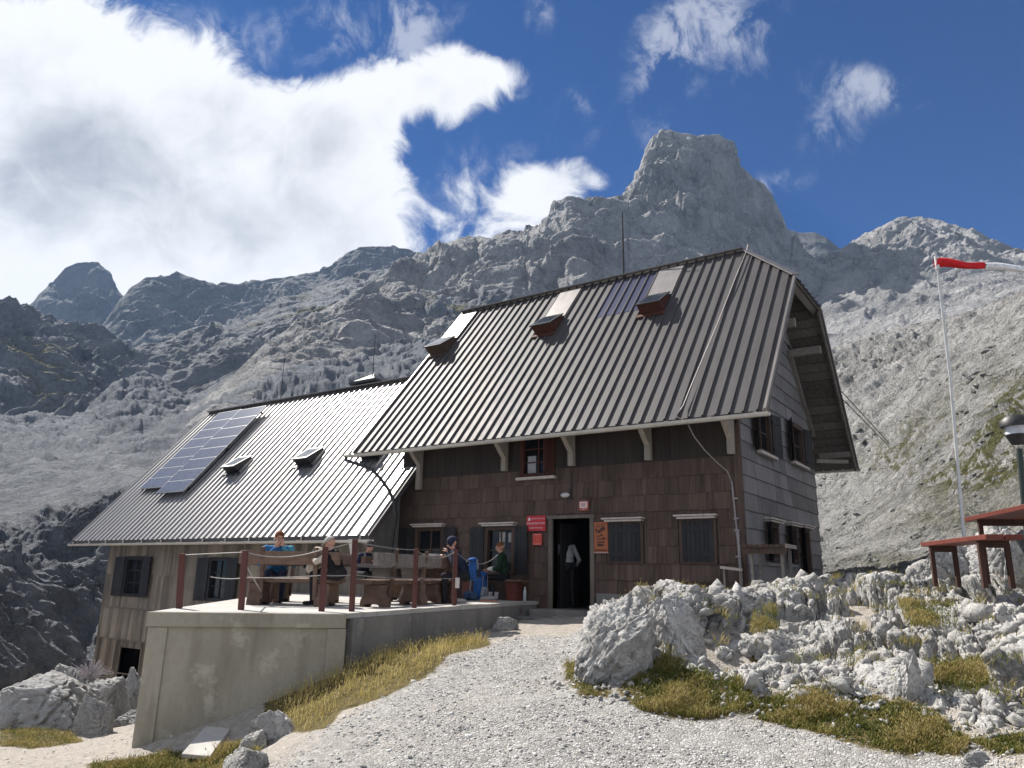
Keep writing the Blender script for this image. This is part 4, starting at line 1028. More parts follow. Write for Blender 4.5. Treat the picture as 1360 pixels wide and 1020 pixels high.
# ================================================================== people
_ico = {}
def ico(sub):
    if sub not in _ico:
        bm = bmesh.new(); bmesh.ops.create_icosphere(bm, subdivisions=sub, radius=1)
        _ico[sub] = (np.array([v.co[:] for v in bm.verts]), np.array([[v.index for v in f.verts] for f in bm.faces])); bm.free()
    return _ico[sub]
def rotz(a): c, s = math.cos(a), math.sin(a); return np.array([[c, -s, 0], [s, c, 0], [0, 0, 1]])
def rotx(a): c, s = math.cos(a), math.sin(a); return np.array([[1, 0, 0], [0, c, -s], [0, s, c]])
def fuse(name, caps, ells, mats, parent, voxel=.0095):
    """caps: (p0,p1,r0,r1,mat,flat) ; ells: (centre, radii, R, mat). One continuous surface, materials by nearest limb"""
    V = []; Fc = []; n = 0; iv, jf = ico(2)
    def put(c, r, R=None):
        nonlocal n
        q = iv*np.asarray(r); q = q if R is None else q@np.asarray(R).T
        V.append(q+c); Fc.append(jf+n); n += len(iv)
    for p0, p1, r0, r1, m in caps:
        p0 = np.array(p0, float); p1 = np.array(p1, float); L = np.linalg.norm(p1-p0); k = max(2, int(L/(min(r0, r1)*.55))+1)
        for t in np.linspace(0, 1, k): put(p0+(p1-p0)*t, [r0+(r1-r0)*t]*3)
    for c, r, R, m in ells: put(np.array(c, float), r, R)
    V = np.concatenate(V); Fc = np.concatenate(Fc)
    o = npmesh('tmpbody', V, Fc, mats)
    md = o.modifiers.new('r', 'REMESH'); md.mode = 'VOXEL'; md.voxel_size = voxel; md.use_smooth_shade = True
    sm = o.modifiers.new('s', 'SMOOTH'); sm.factor = .5; sm.iterations = 3
    bpy.context.view_layer.update()
    me = bpy.data.meshes.new_from_object(o.evaluated_get(bpy.context.evaluated_depsgraph_get())); old = o.data; bpy.data.objects.remove(o); bpy.data.meshes.remove(old)
    me.materials.clear()
    for m in mats: me.materials.append(m)
    P = np.zeros(len(me.polygons)*3, np.float32); me.polygons.foreach_get('center', P); P = P.reshape(-1, 3)
    best = np.full(len(P), 9.); mi = np.zeros(len(P), np.int32)
    for p0, p1, r0, r1, m in caps:
        p0 = np.array(p0, float); p1 = np.array(p1, float); d = p1-p0; t = np.clip(((P-p0)@d)/(d@d+1e-9), 0, 1); q = np.linalg.norm(P-p0-t[:, None]*d, axis=1)-(r0+(r1-r0)*t)
        b = q < best; best[b] = q[b]; mi[b] = m
    for c, r, R, m in ells:
        q = P-np.array(c); q = q if R is None else q@np.asarray(R); s = np.linalg.norm(q/np.asarray(r), axis=1); q = (s-1)*min(r)
        b = q < best; best[b] = q[b]; mi[b] = m
    me.polygons.foreach_set('material_index', mi); me.polygons.foreach_set('use_smooth', np.ones(len(P), bool)); me.name = name
    me.transform(Matrix.Translation(-Vector(ORG[parent.name])))
    return link(name, me, parent)
def hand(caps, ells, wrist, dirv, side, mat, curl=.5, palmn=(0, 0, -1)):
    d = np.array(dirv, float); d /= np.linalg.norm(d); nrm = np.array(palmn, float); nrm -= d*np.dot(nrm, d); nrm /= np.linalg.norm(nrm); s = np.cross(d, nrm)*side
    w = np.array(wrist, float); R = np.stack([s, d, nrm], 1)
    ells.append((w+d*.045, (.040, .052, .017), R, mat))
    for k, (o_, L) in enumerate(((-.030, .062), (-.010, .075), (.011, .070), (.031, .055))):
        a = w+d*.085+s*o_; b = a+(d*math.cos(curl*.7)+nrm*math.sin(curl*.7))*L*.55; c = b+(d*math.cos(curl*1.6)+nrm*math.sin(curl*1.6))*L*.5
        caps.append((a, b, .0095, .009, mat)); caps.append((b, c, .009, .0075, mat))
    a = w+d*.03-s*.035; b = a+(d*.6-s*.5+nrm*.5)*.045; caps.append((a, b, .012, .010, mat)); caps.append((b, b+(d*.8+nrm*.5)*.03, .010, .008, mat))
def head(ells, caps, c, R, skin):
    c = np.array(c, float); f = lambda x, y, z: c+R@np.array((x, y, z))
    ells.append((f(0, -.012, .02), (.076, .094, .100), R, skin)); ells.append((f(0, .022, -.045), (.056, .066, .066), R, skin))
    ells.append((f(0, .052, -.085), (.030, .026, .022), R, skin))
    caps.append((f(0, .088, .020), f(0, .106, -.022), .009, .014, skin)); ells.append((f(0, .082, .038), (.052, .016, .012), R, skin))
    ells.append((f(0, .078, -.058), (.026, .013, .009), R, skin))
    for s in (-1, 1): ells.append((f(s*.078, -.010, -.005), (.010, .020, .032), R, skin)); ells.append((f(s*.040, .066, -.01), (.022, .018, .020), R, skin))
def person(name_label, loc, face, pose, mats, hairspec, extras=None):
    """pose: dict of joints in the local frame (faces +Y, z from the ground); mats: skin, top, trousers, shoes, (second sleeve)"""
    o = thing('person', name_label, 'person', loc, rotz=0)
    Rz = rotz(face); L = np.array(loc, float)
    W = lambda p: L+Rz@np.array(p, float)
    J = {k: W(v) for k, v in pose.items() if not k.startswith('_')}
    caps = []; ells = []; SK, TOP, TR, SH, SL2 = 0, 1, 2, 3, 4
    bulk = pose.get('_bulk', 1.)
    pel, che, nec, hd = J['pelvis'], J['chest'], J['neck'], J['head']
    up = (che-pel)/np.linalg.norm(che-pel); rt = Rz@np.array((1, 0, 0)); rt = rt-up*np.dot(rt, up); rt /= np.linalg.norm(rt); fw = np.cross(up, rt); RB = np.stack([rt, fw, up], 1)
    ells += [(pel, (.165*bulk, .125*bulk, .13), RB, TR), (pel+(che-pel)*.35, (.155*bulk, .120*bulk, .15), RB, TOP), (pel+(che-pel)*.75, (.175*bulk, .128*bulk, .17), RB, TOP), (che+up*.06, (.165*bulk, .115*bulk, .11), RB, TOP)]
    caps += [(che+up*.10, nec, .075, .055, TOP), (nec, hd-(0, 0, .05), .053, .050, SK)]
    hy = pose.get('_hyaw', 0); hp = pose.get('_hpitch', 0); RH = Rz@rotz(hy)@rotx(hp)
    head(ells, caps, hd, RH, SK)
    for s, n in ((-1, 'l'), (1, 'r')):
        sh = che+rt*s*.175*bulk+up*.10; el = J['elbow_'+n]; wr = J['wrist_'+n]; sm = SL2 if (pose.get('_sleeve') == n) else TOP
        caps += [(che+up*.09, sh, .085, .072, TOP), (sh, el, .066*bulk, .052*bulk, sm), (el, wr, .050*bulk, .034*bulk, sm)]
        d = wr-el; d = d/np.linalg.norm(d)+np.array(Rz@np.array(pose.get('_hdir', (0, 0, 0)))); hand(caps, ells, wr+d*.02, d, s, SK, .8, Rz@np.array(pose.get('_palm', (0, 0, -1))))
        hip = pel+rt*s*.09-up*.03; kn = J['knee_'+n]; an = J['ankle_'+n]
        caps += [(hip, kn, .088, .062, TR), (kn, an+(kn-an)*.5, .058, .056, TR), (an+(kn-an)*.5, an, .056, .045, TR)]
        fd = (an-kn)*0+Rz@np.array((0, 1, 0)); sc = rt if abs(rt[2]) < .3 else Rz@np.array((1, 0, 0))
        caps += [(an-(0, 0, .02), an-np.array((0, 0, .045))-fd*.04, .045, .040, SH), (an-np.array((0, 0, .045))-fd*.04, an-np.array((0, 0, .050))+fd*.16, .040, .034, SH)]
    b = fuse('body', caps, ells, mats, o)
    c = np.array(hd)
    mb = MB(); kind, hm = hairspec
    if kind == 'hair':
        mb.ell(c+RH@np.array((0, -.022, .035)), (.084, .098, .098), 0, .5, 18, 10, RH@rotx(-.35), -.05, 1)
    elif kind == 'cap':
        mb.ell(c+RH@np.array((0, -.012, .035)), (.088, .104, .092), 0, .5, 18, 8, RH, 0, 1); mb.ell(c+RH@np.array((0, .10, .045)), (.068, .075, .010), 0, .5, 14, 6, RH@rotx(-.2))
    elif kind == 'beanie':
        mb.ell(c+RH@np.array((0, -.018, .015)), (.094, .112, .125), 0, .5, 18, 10, RH@rotx(-.15), -.1, 1); mb.tube([c+RH@np.array((.095*math.cos(q), -.018+.112*math.sin(q), .012+.02*math.sin(q))) for q in np.linspace(0, 2*math.pi, 19)], .016, 6)
    elif kind == 'hood':
        mb.ell(c+RH@np.array((0, -.03, .02)), (.104, .118, .128), 0, .5, 18, 10, RH@rotx(-.5), -.35, 1)
    mb.build({'hair': 'hair', 'cap': 'cap', 'beanie': 'beanie', 'hood': 'hood'}[kind], hm, o)
    mb = MB()
    for s in (-1, 1): mb.ell(c+RH@np.array((s*.033, .083, .012)), (.011, .008, .007), 0, .5, 8, 6, RH)
    mb.build('eyes', m_blackc, o)
    if extras: extras(o, W, Rz, J)
    return o
def sit(lean=.12, sx=0., seat=.47):
    z = seat+.09
    return dict(pelvis=(0, 0, z), chest=(sx, lean, z+.36), neck=(sx, lean*1.35+.01, z+.52), head=(sx*1.2, lean*1.5+.03, z+.65),
                knee_l=(-.14, .44, z-.02), knee_r=(.14, .44, z-.02), ankle_l=(-.13, .42, .10), ankle_r=(.15, .46, .10))
def toward(a, b): return math.atan2(-(b[0]-a[0]), b[1]-a[1])       # rotation that makes +Y look from a to b
def pack(label, c, Rz_, mat, mat2, w=.30, d=.20, h=.52, tilt=0, parentless=True):
    o = thing('backpack', label, 'backpack', c); R_ = Rz_@rotx(tilt); c = np.array(c, float); W = lambda p: c+R_@np.array(p, float)
    iv, jf = ico(4); q = iv.copy(); q = np.sign(q)*np.abs(q)**.55; q = q*np.array((w/2, d/2, h/2)); q[:, :2] *= (1-.25*np.clip(q[:, 2:]/(h/2), 0, 1)**2); q = q+fbm(q*9, 3, 4)[:, None]*iv*.012; q[:, 2] += h/2
    me = npmesh('bag', c+q@R_.T, jf, mat, o); 
    mb = MB(); mb.ell(W((0, 0, h*1.0)), (w*.50, d*.55, h*.13), 0, .5, 16, 8, R_); mb.build('lid', mat, o)
    q = iv.copy(); q = np.sign(q)*np.abs(q)**.6*np.array((w*.36, d*.28, h*.22)); q = q@R_.T+R_@np.array((0, d*.5, h*.33)); npmesh('pocket', c+q, jf, mat2, o)
    for s in (-1, 1):
        mb = MB(); mb.tube([W((s*w*.25, -d*.45, h*.93)), W((s*w*.28, -d*.85, h*.75)), W((s*w*.30, -d*.85, h*.4)), W((s*w*.33, -d*.45, h*.12))], .018, 6); mb.build('strap', mat2, o)
        mb = MB(); mb.tube([W((s*w*.3, d*.5, h*.15)), W((s*w*.3, d*.54, h*.6)), W((s*w*.28, d*.5, h*.97))], .008, 5); mb.build('webbing', m_packg, o)
    return o
camxy = CAM[:2]
# man in blue
hb = PD(371, 716, 14.75); gz = TZ
seatB = np.array((hb[0], hb[1], gz)); fb = toward(seatB, (CAM[0]-1.2, CAM[1], 0)); 
p = sit(.16); hz = hb[2]-gz; dz = hz-p['head'][2]
seatB[:2] = (hb-rotz(fb)@np.array((0, p['head'][1], 0)))[:2]
p.update(elbow_l=(-.30, .26, .70), wrist_l=(-.10, .36, .98), elbow_r=(.31, .22, .72), wrist_r=(.06, .38, .96), _sleeve='l', _hyaw=.25, _hpitch=-.2, _bulk=1.22, _hdir=(0, -.3, .9), _palm=(0, -1, 0))
for k in ('chest', 'neck', 'head'): p[k] = (p[k][0], p[k][1], p[k][2]+dz*.7)
person('man in a bright blue jacket sitting behind the front table, hands at his face', seatB, fb, p, [m_skin, m_jblue, m_navy, m_blackc, m_turq], ('hair', m_hairb))
# person with the pale cap, turned half away
hc = PD(438, 727, 13.7); p = sit(.10, -.06); fc = toward(hc, (hc[0]-3, hc[1]-.6, 0)); dz = hc[2]-gz-p['head'][2]
sc_ = np.array((*(hc-rotz(fc)@np.array(p['head'])*np.array((1, 1, 0)))[:2], gz))
for k in ('chest', 'neck', 'head'): p[k] = (p[k][0], p[k][1], p[k][2]+dz*.7)
p.update(elbow_l=(-.34, .24, .74), wrist_l=(-.12, .52, .82), elbow_r=(.30, .30, .74), wrist_r=(.10, .50, .84), _hpitch=-.55, _hyaw=.2, _sleeve='l')
person('hiker in a pale cap bending forward at the end of the front bench', sc_, fc, p, [m_skin, m_blackc, m_trouser, m_blackc, m_beige], ('cap', m_cap))
pk = PD(413, 738, 13.9); pack('beige and black backpack propped behind the bench beside the hiker in the cap', (pk[0], pk[1], pk[2]-.30), rotz(fc+.6), m_beige, m_blackc, .30, .20, .42, .35)
# hiker with the beanie
hn_ = PD(491, 727, 17.0); p = sit(.16, .0); fn = toward(hn_, (hn_[0]+2.2, hn_[1]-.5, 0)); dz = hn_[2]-gz-p['head'][2]
sn = np.array((*(hn_-rotz(fn)@np.array(p['head'])*np.array((1, 1, 0)))[:2], gz))
for k in ('chest', 'neck', 'head'): p[k] = (p[k][0], p[k][1], p[k][2]+dz*.8)
p.update(elbow_l=(-.27, .22, .70), wrist_l=(-.10, .46, .80), elbow_r=(.28, .22, .70), wrist_r=(.10, .46, .80), _hpitch=-.15)
def stripes(o, W, Rz, J):
    mb = MB(); up = (J['chest']-J['pelvis']); up /= np.linalg.norm(up)
    for s in (-1, 1):
        r_ = Rz@np.array((1, 0, 0))*s; f_ = Rz@np.array((0, 1, 0))
        mb.tube([J['chest']+r_*.10-f_*.14-up*.22, J['chest']+r_*.11-f_*.135+up*.02, J['chest']+r_*.12-f_*.06+up*.15, J['chest']+r_*.12+f_*.06+up*.14, J['chest']+r_*.11+f_*.13-up*.02], .016, 6)
    mb.build('pack_strap', m_packg, o)
person('hiker in a charcoal beanie and navy jacket with grey straps at the long table', sn, fn, p, [m_skin, m_navy, m_trouser, m_blackc, m_navy], ('beanie', m_beanie), stripes)
# hooded hiker with the phone at the end bench
h4 = PD(600, 722, 15.6); p = sit(.20, .0, .47); f4 = toward(h4, (h4[0]-2, h4[1]-1.1, 0)); dz = h4[2]-gz-p['head'][2]
s4 = np.array((*(h4-rotz(f4)@np.array(p['head'])*np.array((1, 1, 0)))[:2], gz))
for k in ('chest', 'neck', 'head'): p[k] = (p[k][0], p[k][1], p[k][2]+dz*.8)
p.update(elbow_l=(-.26, .22, .74), wrist_l=(-.07, .40, .98), elbow_r=(.27, .22, .74), wrist_r=(.09, .44, .88), _hpitch=-.45, _hdir=(0, 0, .3))
person('hooded hiker in navy looking down at his hands by the last railing post', s4, f4, p, [m_skin, m_navy, m_trouser, m_blackc, m_navy], ('hood', m_navy))
bk = rotz(f4)@np.array((0, -.15, .46)); pack('royal blue backpack on the back of the hooded hiker in navy', s4+bk, rotz(f4+math.pi), m_pack, m_navy, .30, .18, .40, .1)
# seated person in green
hg = PY(664, 727, -.42); p = sit(.06, .0, .45); fg = toward(hg, (hg[0]-2.2, hg[1]-1.5, 0)); dz = hg[2]-gz-p['head'][2]
sg = np.array((*(hg-rotz(fg)@np.array(p['head'])*np.array((1, 1, 0)))[:2], gz))
for k in ('chest', 'neck', 'head'): p[k] = (p[k][0], p[k][1], p[k][2]+dz*.8)
p.update(elbow_l=(-.27, .16, .72), wrist_l=(-.10, .38, .70), elbow_r=(.28, .14, .72), wrist_r=(.10, .36, .66), _bulk=1.1, _hpitch=-.1)
def crest(o, W, Rz, J):
    mb = MB(); f_ = Rz@np.array((0, 1, 0)); r_ = Rz@np.array((1, 0, 0))
    mb.obox(J['chest']+f_*.145+r_*.0+np.array((0, 0, .03)), r_*.018, f_*.004, (0, 0, .04)); mb.obox(J['chest']+f_*.142+r_*.10-np.array((0, 0, .06)), r_*.014, f_*.004, (0, 0, .014)); mb.build('zip_and_badge', m_packg, o)
    for n in ('l', 'r'):
        mb = MB(); mb.tube([J['wrist_'+n]+(J['elbow_'+n]-J['wrist_'+n])*t for t in (0., .3, .55)], [.043, .053, .056], 10); mb.build('cuff', m_sleeve, o)
person('seated hiker in a dark green fleece with cream cuffs, auburn hair, against the hut wall', sg, fg, p, [m_skin, m_green, m_blackc, m_blackc, m_green], ('hair', m_hairb), crest)
m_dimtop = cloth('grey_shirt', (.36, .36, .38))
# figure inside the doorway
q = PY(755, 745, .62); hd_ = np.array((q[0], .62, .056)); fd_ = .9
p = dict(pelvis=(0, 0, .95), chest=(0, .10, 1.30), neck=(0, .16, 1.47), head=(0, .24, 1.58), knee_l=(-.1, .05, .52), knee_r=(.1, .03, .52), ankle_l=(-.1, 0, .10), ankle_r=(.11, -.02, .10), elbow_l=(-.30, .12, 1.12), wrist_l=(-.22, .34, 1.0), elbow_r=(.32, .10, 1.10), wrist_r=(.30, .30, .94))
person('person in a pale top and dark trousers standing inside the dark doorway', hd_, fd_, p, [m_skin, m_dimtop, m_trouser, m_blackc, m_dimtop], ('hair', m_hair))
# bits on the terrace
q = PZ(637, 797, TZ); q = np.array((-5.95, -1.05, TZ+.001)); q = PY(636, 795, -1.0); q[2] = TZ+.002
pack('royal blue backpack standing on the terrace before the hiker in green', q, rotz(fg+2.6), m_pack, m_packg, .32, .24, .58, -.08)
mb = MB(); q2 = PY(627, 796, -1.1); q2[2] = TZ
iv, jf = ico(4); v = np.sign(iv)*np.abs(iv)**.8*np.array((.20, .15, .10)); v = v+iv*(fbm(iv*3, 4, 9)[:, None]*.05); v[:, 2] = np.maximum(v[:, 2], -.085)
jk = npmesh('jacket_bundle', v+np.array((q2[0], q2[1], TZ+.088)), jf, cloth('denim_bundle', (.05, .09, .16))); tagit(jk, 'crumpled dark blue jacket lying on the terrace by the blue backpack', 'jacket')
def boot(label, c, a):
    o = thing('hiking_boot', label, 'boot', c, 'grey boots with orange soles'); R_ = rotz(a); c = np.array(c); W = lambda p: c+R_@np.array(p)
    mb = MB(); mb.tube([W((0, -.09, .05)), W((0, 0, .062)), W((0, .09, .05)), W((0, .15, .04))], [.045, .05, .046, .028], 12); mb.tube([W((0, -.075, .06)), W((0, -.085, .13)), W((0, -.09, .20))], [.05, .046, .052], 12); mb.build('upper', m_boot, o)
    mb = MB(); mb.prism([W((math.sin(q)*.045*(1+.1*math.cos(q)), math.cos(q)*.15+.03, .001)) for q in np.linspace(0, 2*math.pi, 14, endpoint=False)], (0, 0, .028)); mb.build('sole', m_sole, o)
    mb = MB()
    for k in range(4): mb.bar(W((-.03, .07-.035*k, .098+.012*k)), W((.03, .07-.035*k, .098+.012*k)), .008, .006)
    mb.build('lace', m_sole, o)
qa = PY(646, 797, -1.15); qb = PY(654, 797, -1.12)
boot('left of the pair of grey boots with orange soles on the terrace edge', (qa[0], qa[1], TZ+.001), fg+.3); boot('right of the pair of grey boots with orange soles, nearer the hiker in green', (qb[0], qb[1], TZ+.001), fg-.1)
def bottle(label, c, h, mat, capm):
    o = thing('water_bottle', label, 'bottle', c); mb = MB(); c = np.array(c)
    mb.tube([c+(0, 0, z*h) for z in (.002, .02, .3, .33, .36, .68, .8, .88, .93)], [.030, .036, .036, .033, .036, .036, .026, .014, .013], 14); mb.build('flask', mat, o)
    mb = MB(); mb.tube([c+(0, 0, .93*h), c+(0, 0, h)], [.016, .016], 12); mb.build('cap', capm, o)
q = PY(697, 794, -.62); bottle('clear plastic bottle standing at the end of the wall bench', (q[0], q[1], TZ+.001), .32, m_bottle, m_white)
q = PY(653, 790, -.9); bottle('dark blue flask with black cap behind the grey boots', (q[0], q[1], TZ+.001), .34, m_navy, m_blackc)
# ================================================================== near ground
def tps(pts):
    A = np.array(pts, float); X = A[:, :2]; n = len(A)
    def U(r2): return np.where(r2 > 1e-9, r2*np.log(r2+1e-12)*.5, 0)
    K = U(((X[:, None]-X[None])**2).sum(-1))+np.eye(n)*.02; Pm = np.c_[np.ones(n), X]
    S = np.block([[K, Pm], [Pm.T, np.zeros((3, 3))]]); w = np.linalg.solve(S, np.r_[A[:, 2], 0, 0, 0])
    def f(x, y):
        x = np.asarray(x, float); y = np.asarray(y, float); sh = x.shape; x = x.ravel(); y = y.ravel(); out = w[n]+w[n+1]*x+w[n+2]*y
        for i in range(n): out = out+w[i]*U((x-X[i, 0])**2+(y-X[i, 1])**2)
        return out.reshape(sh)
    return f
cp = [(4.8, -15.3, -.86), (2.5, -18, -.95), (8, -17.5, -.75), (0, -16, -1.25), (12, -16, -.4)]
def cz(x, y, z): p = PZ(x, y, z); cp.append(tuple(p))
def cd(x, y, d): p = PD(x, y, d); cp.append(tuple(p))
for q in ((700, 1015, -.74), (690, 930, -.50), (700, 880, -.35), (740, 847, -.17), (600, 1015, -.78), (560, 960, -.66), (520, 925, -.60), (640, 868, -.30), (880, 1000, -.68), (765, 850, -.19), (757, 880, -.33), (752, 905, -.41),
          (440, 1000, -.80), (400, 985, -.86), (350, 1000, -1.0), (300, 1012, -1.35), (420, 905, -.72), (800, 925, -.46), (900, 952, -.54), (1000, 965, -.55), (1150, 988, -.56), (1300, 1003, -.55), (1400, 1012, -.5), (1100, 1015, -.66)): cz(*q)
cp += [(-3.4, -7.3, -.58), (-3.9, -4.5, -.42), (-4.5, -1.4, -.16), (-4.0, -1.2, -.13), (-3.0, -1.5, -.10), (-5.44, -9.3, -1.56), (-6.5, -8.6, -1.75), (-4.4, -8.4, -1.15), (-2., -2.5, -.12)]
for q in ((100, 1005, -1.75), (20, 1012, -1.72), (0, 972, -2.05), (180, 985, -1.75), (110, 975, -2.05)): cz(*q)
cp += [(-12, -6, -2.4), (-16, -4, -3.0), (-20, -2.5, -3.1), (-23, -4, -3.3), (-28, -10, -3.6), (-15, -16, -2.6), (-25, 2, -3.3), (-9, -1, -2), (-12, 5, -2), (-7, -4, -1.2)]
BASE = [(800, 925, -.46), (900, 952, -.54), (1000, 965, -.55), (1150, 988, -.56), (1300, 1003, -.55), (1400, 1012, -.5)]
CREST = [(832, 800, 10.9), (872, 777, 11.6), (905, 786, 11.9), (960, 790, 12.2), (1010, 786, 12.6), (1060, 783, 12.9), (1130, 764, 13.4), (1200, 769, 13.4), (1262, 772, 12.9), (1330, 774, 12.2), (1400, 772, 11.8), (1480, 748, 11.8)]
for q in CREST: cd(*q)
def midp(px_, py_, k=.975):
    """a point on the straight bank between the foot line and the crest line, in the column px_"""
    bx, by, bz = zip(*BASE); y0 = np.interp(px_, bx, by); P0 = PZ(px_, y0, np.interp(px_, bx, bz)); cx_, cy_, cd_ = zip(*CREST); P1 = PD(px_, np.interp(px_, cx_, cy_), np.interp(px_, cx_, cd_))
    d0, d1 = np.linalg.norm((P0-CAM)[:2]), np.linalg.norm((P1-CAM)[:2]); r = ray(px_, py_); m = r[2]/np.linalg.norm(r[:2]); sl = (P1[2]-P0[2])/(d1-d0)
    d = (P0[2]-sl*d0-CAM[2])/(m-sl); return tuple(CAM+r/np.linalg.norm(r[:2])*d*k)
for q in ((870, 850), (960, 860), (1060, 850), (1160, 850), (1260, 850), (1360, 850), (1100, 905), (1250, 920), (1000, 910), (1380, 930)): cp.append(midp(*q))
cp += [(-1.6, -1.4, .12), (0, -1.3, .38), (1.5, -.5, .62), (3, .5, .8), (.5, 4, .75), (.5, 8, 1.0), (6, 4, 1.3), (10, -1, 1.7), (12, -7, 1.5), (4, 14, 1.6), (12, 12, 3.2), (-4, 9, .3), (-9, 10, -.5)]
gbase = tps(cp)
def inpoly(x, y, P):
    P = np.asarray(P); c = np.zeros(np.shape(x), bool)
    for (x0, y0), (x1, y1) in zip(P, np.roll(P, -1, 0)):
        k = ((y0 > y) != (y1 > y)) & (x < (x1-x0)*(y-y0)/(y1-y0+1e-12)+x0); c ^= k
    return c
def sdist(x, y, P):
    """signed distance, positive inside"""
    P = np.asarray(P); best = np.full(np.shape(x), 1e9)
    for (x0, y0), (x1, y1) in zip(P, np.roll(P, -1, 0)):
        dx, dy = x1-x0, y1-y0; t = np.clip(((x-x0)*dx+(y-y0)*dy)/(dx*dx+dy*dy), 0, 1); best = np.minimum(best, (x-x0-t*dx)**2+(y-y0-t*dy)**2)
    return np.where(inpoly(x, y, P), 1, -1)*np.sqrt(best)
FOOT = np.array([TA+AB*.02, TB, TE, (-4.82, -.05), (-.1, -.05), (-.1, 6.6), (-9, 6.6), (-22, 6.6), (-22, -.9), TL])
def ground_z(x, y):
    z = gbase(x, y); x = np.asarray(x, float); y = np.asarray(y, float)
    p = np.stack([x.ravel(), y.ravel(), np.zeros(x.size)], 1)
    n = .035*fbm(p*1.1, 3, 2)+.012*fbm(p*6, 2, 3)
    z = z+n.reshape(z.shape)
    s = sdist(x, y, FOOT); tz = np.where(x < -12.5, -3.2, -.9); tz = np.where(x > -4.9, np.minimum(z, -.12), tz)
    return np.where(s > 0, np.minimum(z, z+(np.minimum(tz, z)-z)*np.clip(s/.15, 0, 1)), z)
def toground(px_, py_, f=None, t0=2., t1=60.):
    f = f or ground_z; d = ray(px_, py_); ts = np.linspace(t0, t1, 1500); P = CAM+d*ts[:, None]; g = P[:, 2]-f(P[:, 0], P[:, 1])
    i = np.argmax(g < 0) if (g < 0).any() else len(ts)-1
    return P[i]
def gpoly(pts, f=None): return np.array([toground(*q, f)[:2] for q in pts])
crop_px = [(764, 904), (800, 922), (850, 915), (905, 905), (960, 915), (1000, 930), (1060, 930), (1130, 935), (1200, 930), (1245, 950), (1310, 985), (1480, 1012)]
CROP = np.array([toground(*q)[:2] for q in crop_px]+[PD(1600, 990, 9.0)[:2], PD(1640, 760, 12.8)[:2], PD(1300, 745, 14.5)[:2], PD(1150, 745, 15.2)[:2], PD(1010, 760, 14.3)[:2], PD(925, 770, 13.2)[:2], PD(850, 780, 12.2)[:2], PD(812, 805, 11.5)[:2], PD(785, 850, 10.5)[:2]])
HOLES = [gpoly([(880, 868), (950, 855), (965, 900), (900, 915)]), gpoly([(1225, 875), (1305, 875), (1320, 920), (1240, 925)]), gpoly([(1000, 812), (1030, 805), (1035, 838), (995, 842)]), gpoly([(1190, 795), (1265, 800), (1275, 832), (1205, 832)])]
def crop_mask(x, y):
    m = sstep(-.12, .22, sdist(x, y, CROP))
    for h in HOLES: m = m*(1-.8*sstep(-.15, .12, sdist(x, y, h)))
    return m
def crop_disp(x, y, zb):
    p = np.stack([x, y, zb*.9], 1); a = .55; R_ = np.array([[math.cos(a), math.sin(a), 0], [-math.sin(a), math.cos(a), 0], [0, 0, 1]])
    q = p@R_.T
    w = np.stack([fbm(q*1.3+3, 3, 5), fbm(q*1.3+9, 3, 6), fbm(q*1.3, 3, 7)], 1)*.22
    D = np.zeros(len(x))
    rough = sstep(-.25, .35, fbm(q*.7, 2, 77))                      # some parts smooth slabs, others a jumble of small blocks
    for s, st, am, sd, kk in ((1.5, (1, .42, .8), .30, 1, 1), (.60, (1, .5, .9), .23, 2, .6+.4*rough), (.23, (1, .65, 1), .115, 3, .25+.85*rough), (.10, (1, .8, 1), .050, 4, .35+.8*rough), (.045, (1, .8, 1), .020, 6, .5+.7*rough)):
        f1, e, rn, of = voro((q+w*(.8 if s > .3 else .3))*np.array(st)/s, sd)
        tilt = (of*np.stack([rn[1]-.5, rn[2]-.5, rn[3]-.5], 1)).sum(1)*1.6
        D = D+am*kk*((rn[0]-.4)*.9+tilt*1.5-1.15*(1-sstep(.01, .12, e)))
    D = D+.03*ridged(q*np.array((1, .3, 1))*3.0, 5, 12)*(1.3-rough)+.005*fbm(q*24, 3, 13)
    return np.where(D > .16, .16+.35*(D-.16), D)-.07
CA, SA = math.cos(.9), math.sin(.9)
def crop_z(x, y):
    zb = gbase(x, y); m = crop_mask(x, y); return zb+.03+m*(crop_disp(x, y, zb)-.10)-(1-m)*.14
def surf_z(x, y):
    x = np.asarray(x, float); y = np.asarray(y, float)
    g = ground_z(x, y); s = sdist(x, y, CROP) > -.3
    if s.any(): g = g.copy(); g[s] = np.maximum(g[s], crop_z(x[s], y[s]))
    return g
# turf / dirt zones (plan polygons on the ground)
HAY = gpoly([(352, 950), (372, 912), (420, 893), (458, 880), (520, 868), (560, 860), (600, 851), (648, 850), (650, 858), (600, 868), (578, 888), (540, 912), (500, 930), (450, 945), (430, 968), (392, 972)])
HAY[2:7] += np.array((-.12, .05))
TURFS = [gpoly(q) for q in ([(752, 875), (790, 885), (812, 925), (770, 925), (752, 900)], [(822, 915), (880, 872), (905, 880), (950, 895), (985, 905), (1010, 945), (930, 958), (850, 945)], [(1000, 932), (1060, 915), (1160, 925), (1240, 945), (1290, 985), (1280, 1001), (1180, 998), (1090, 975), (1010, 958)],
                            [(1225, 875), (1305, 875), (1320, 920), (1240, 925)], [(1000, 812), (1030, 805), (1035, 838), (995, 842)], [(1190, 795), (1265, 800), (1275, 832), (1205, 832)], [(1290, 985), (1360, 975), (1420, 1000), (1330, 1005)], [(1150, 775), (1200, 765), (1235, 775), (1180, 790)])]
LOWT = [gpoly(q) for q in ([(0, 968), (90, 968), (110, 985), (40, 995), (0, 992)], [(120, 1015), (220, 1000), (300, 1005), (320, 1018), (240, 1030), (120, 1030)], [(285, 1000), (330, 985), (345, 1000), (300, 1018)])]
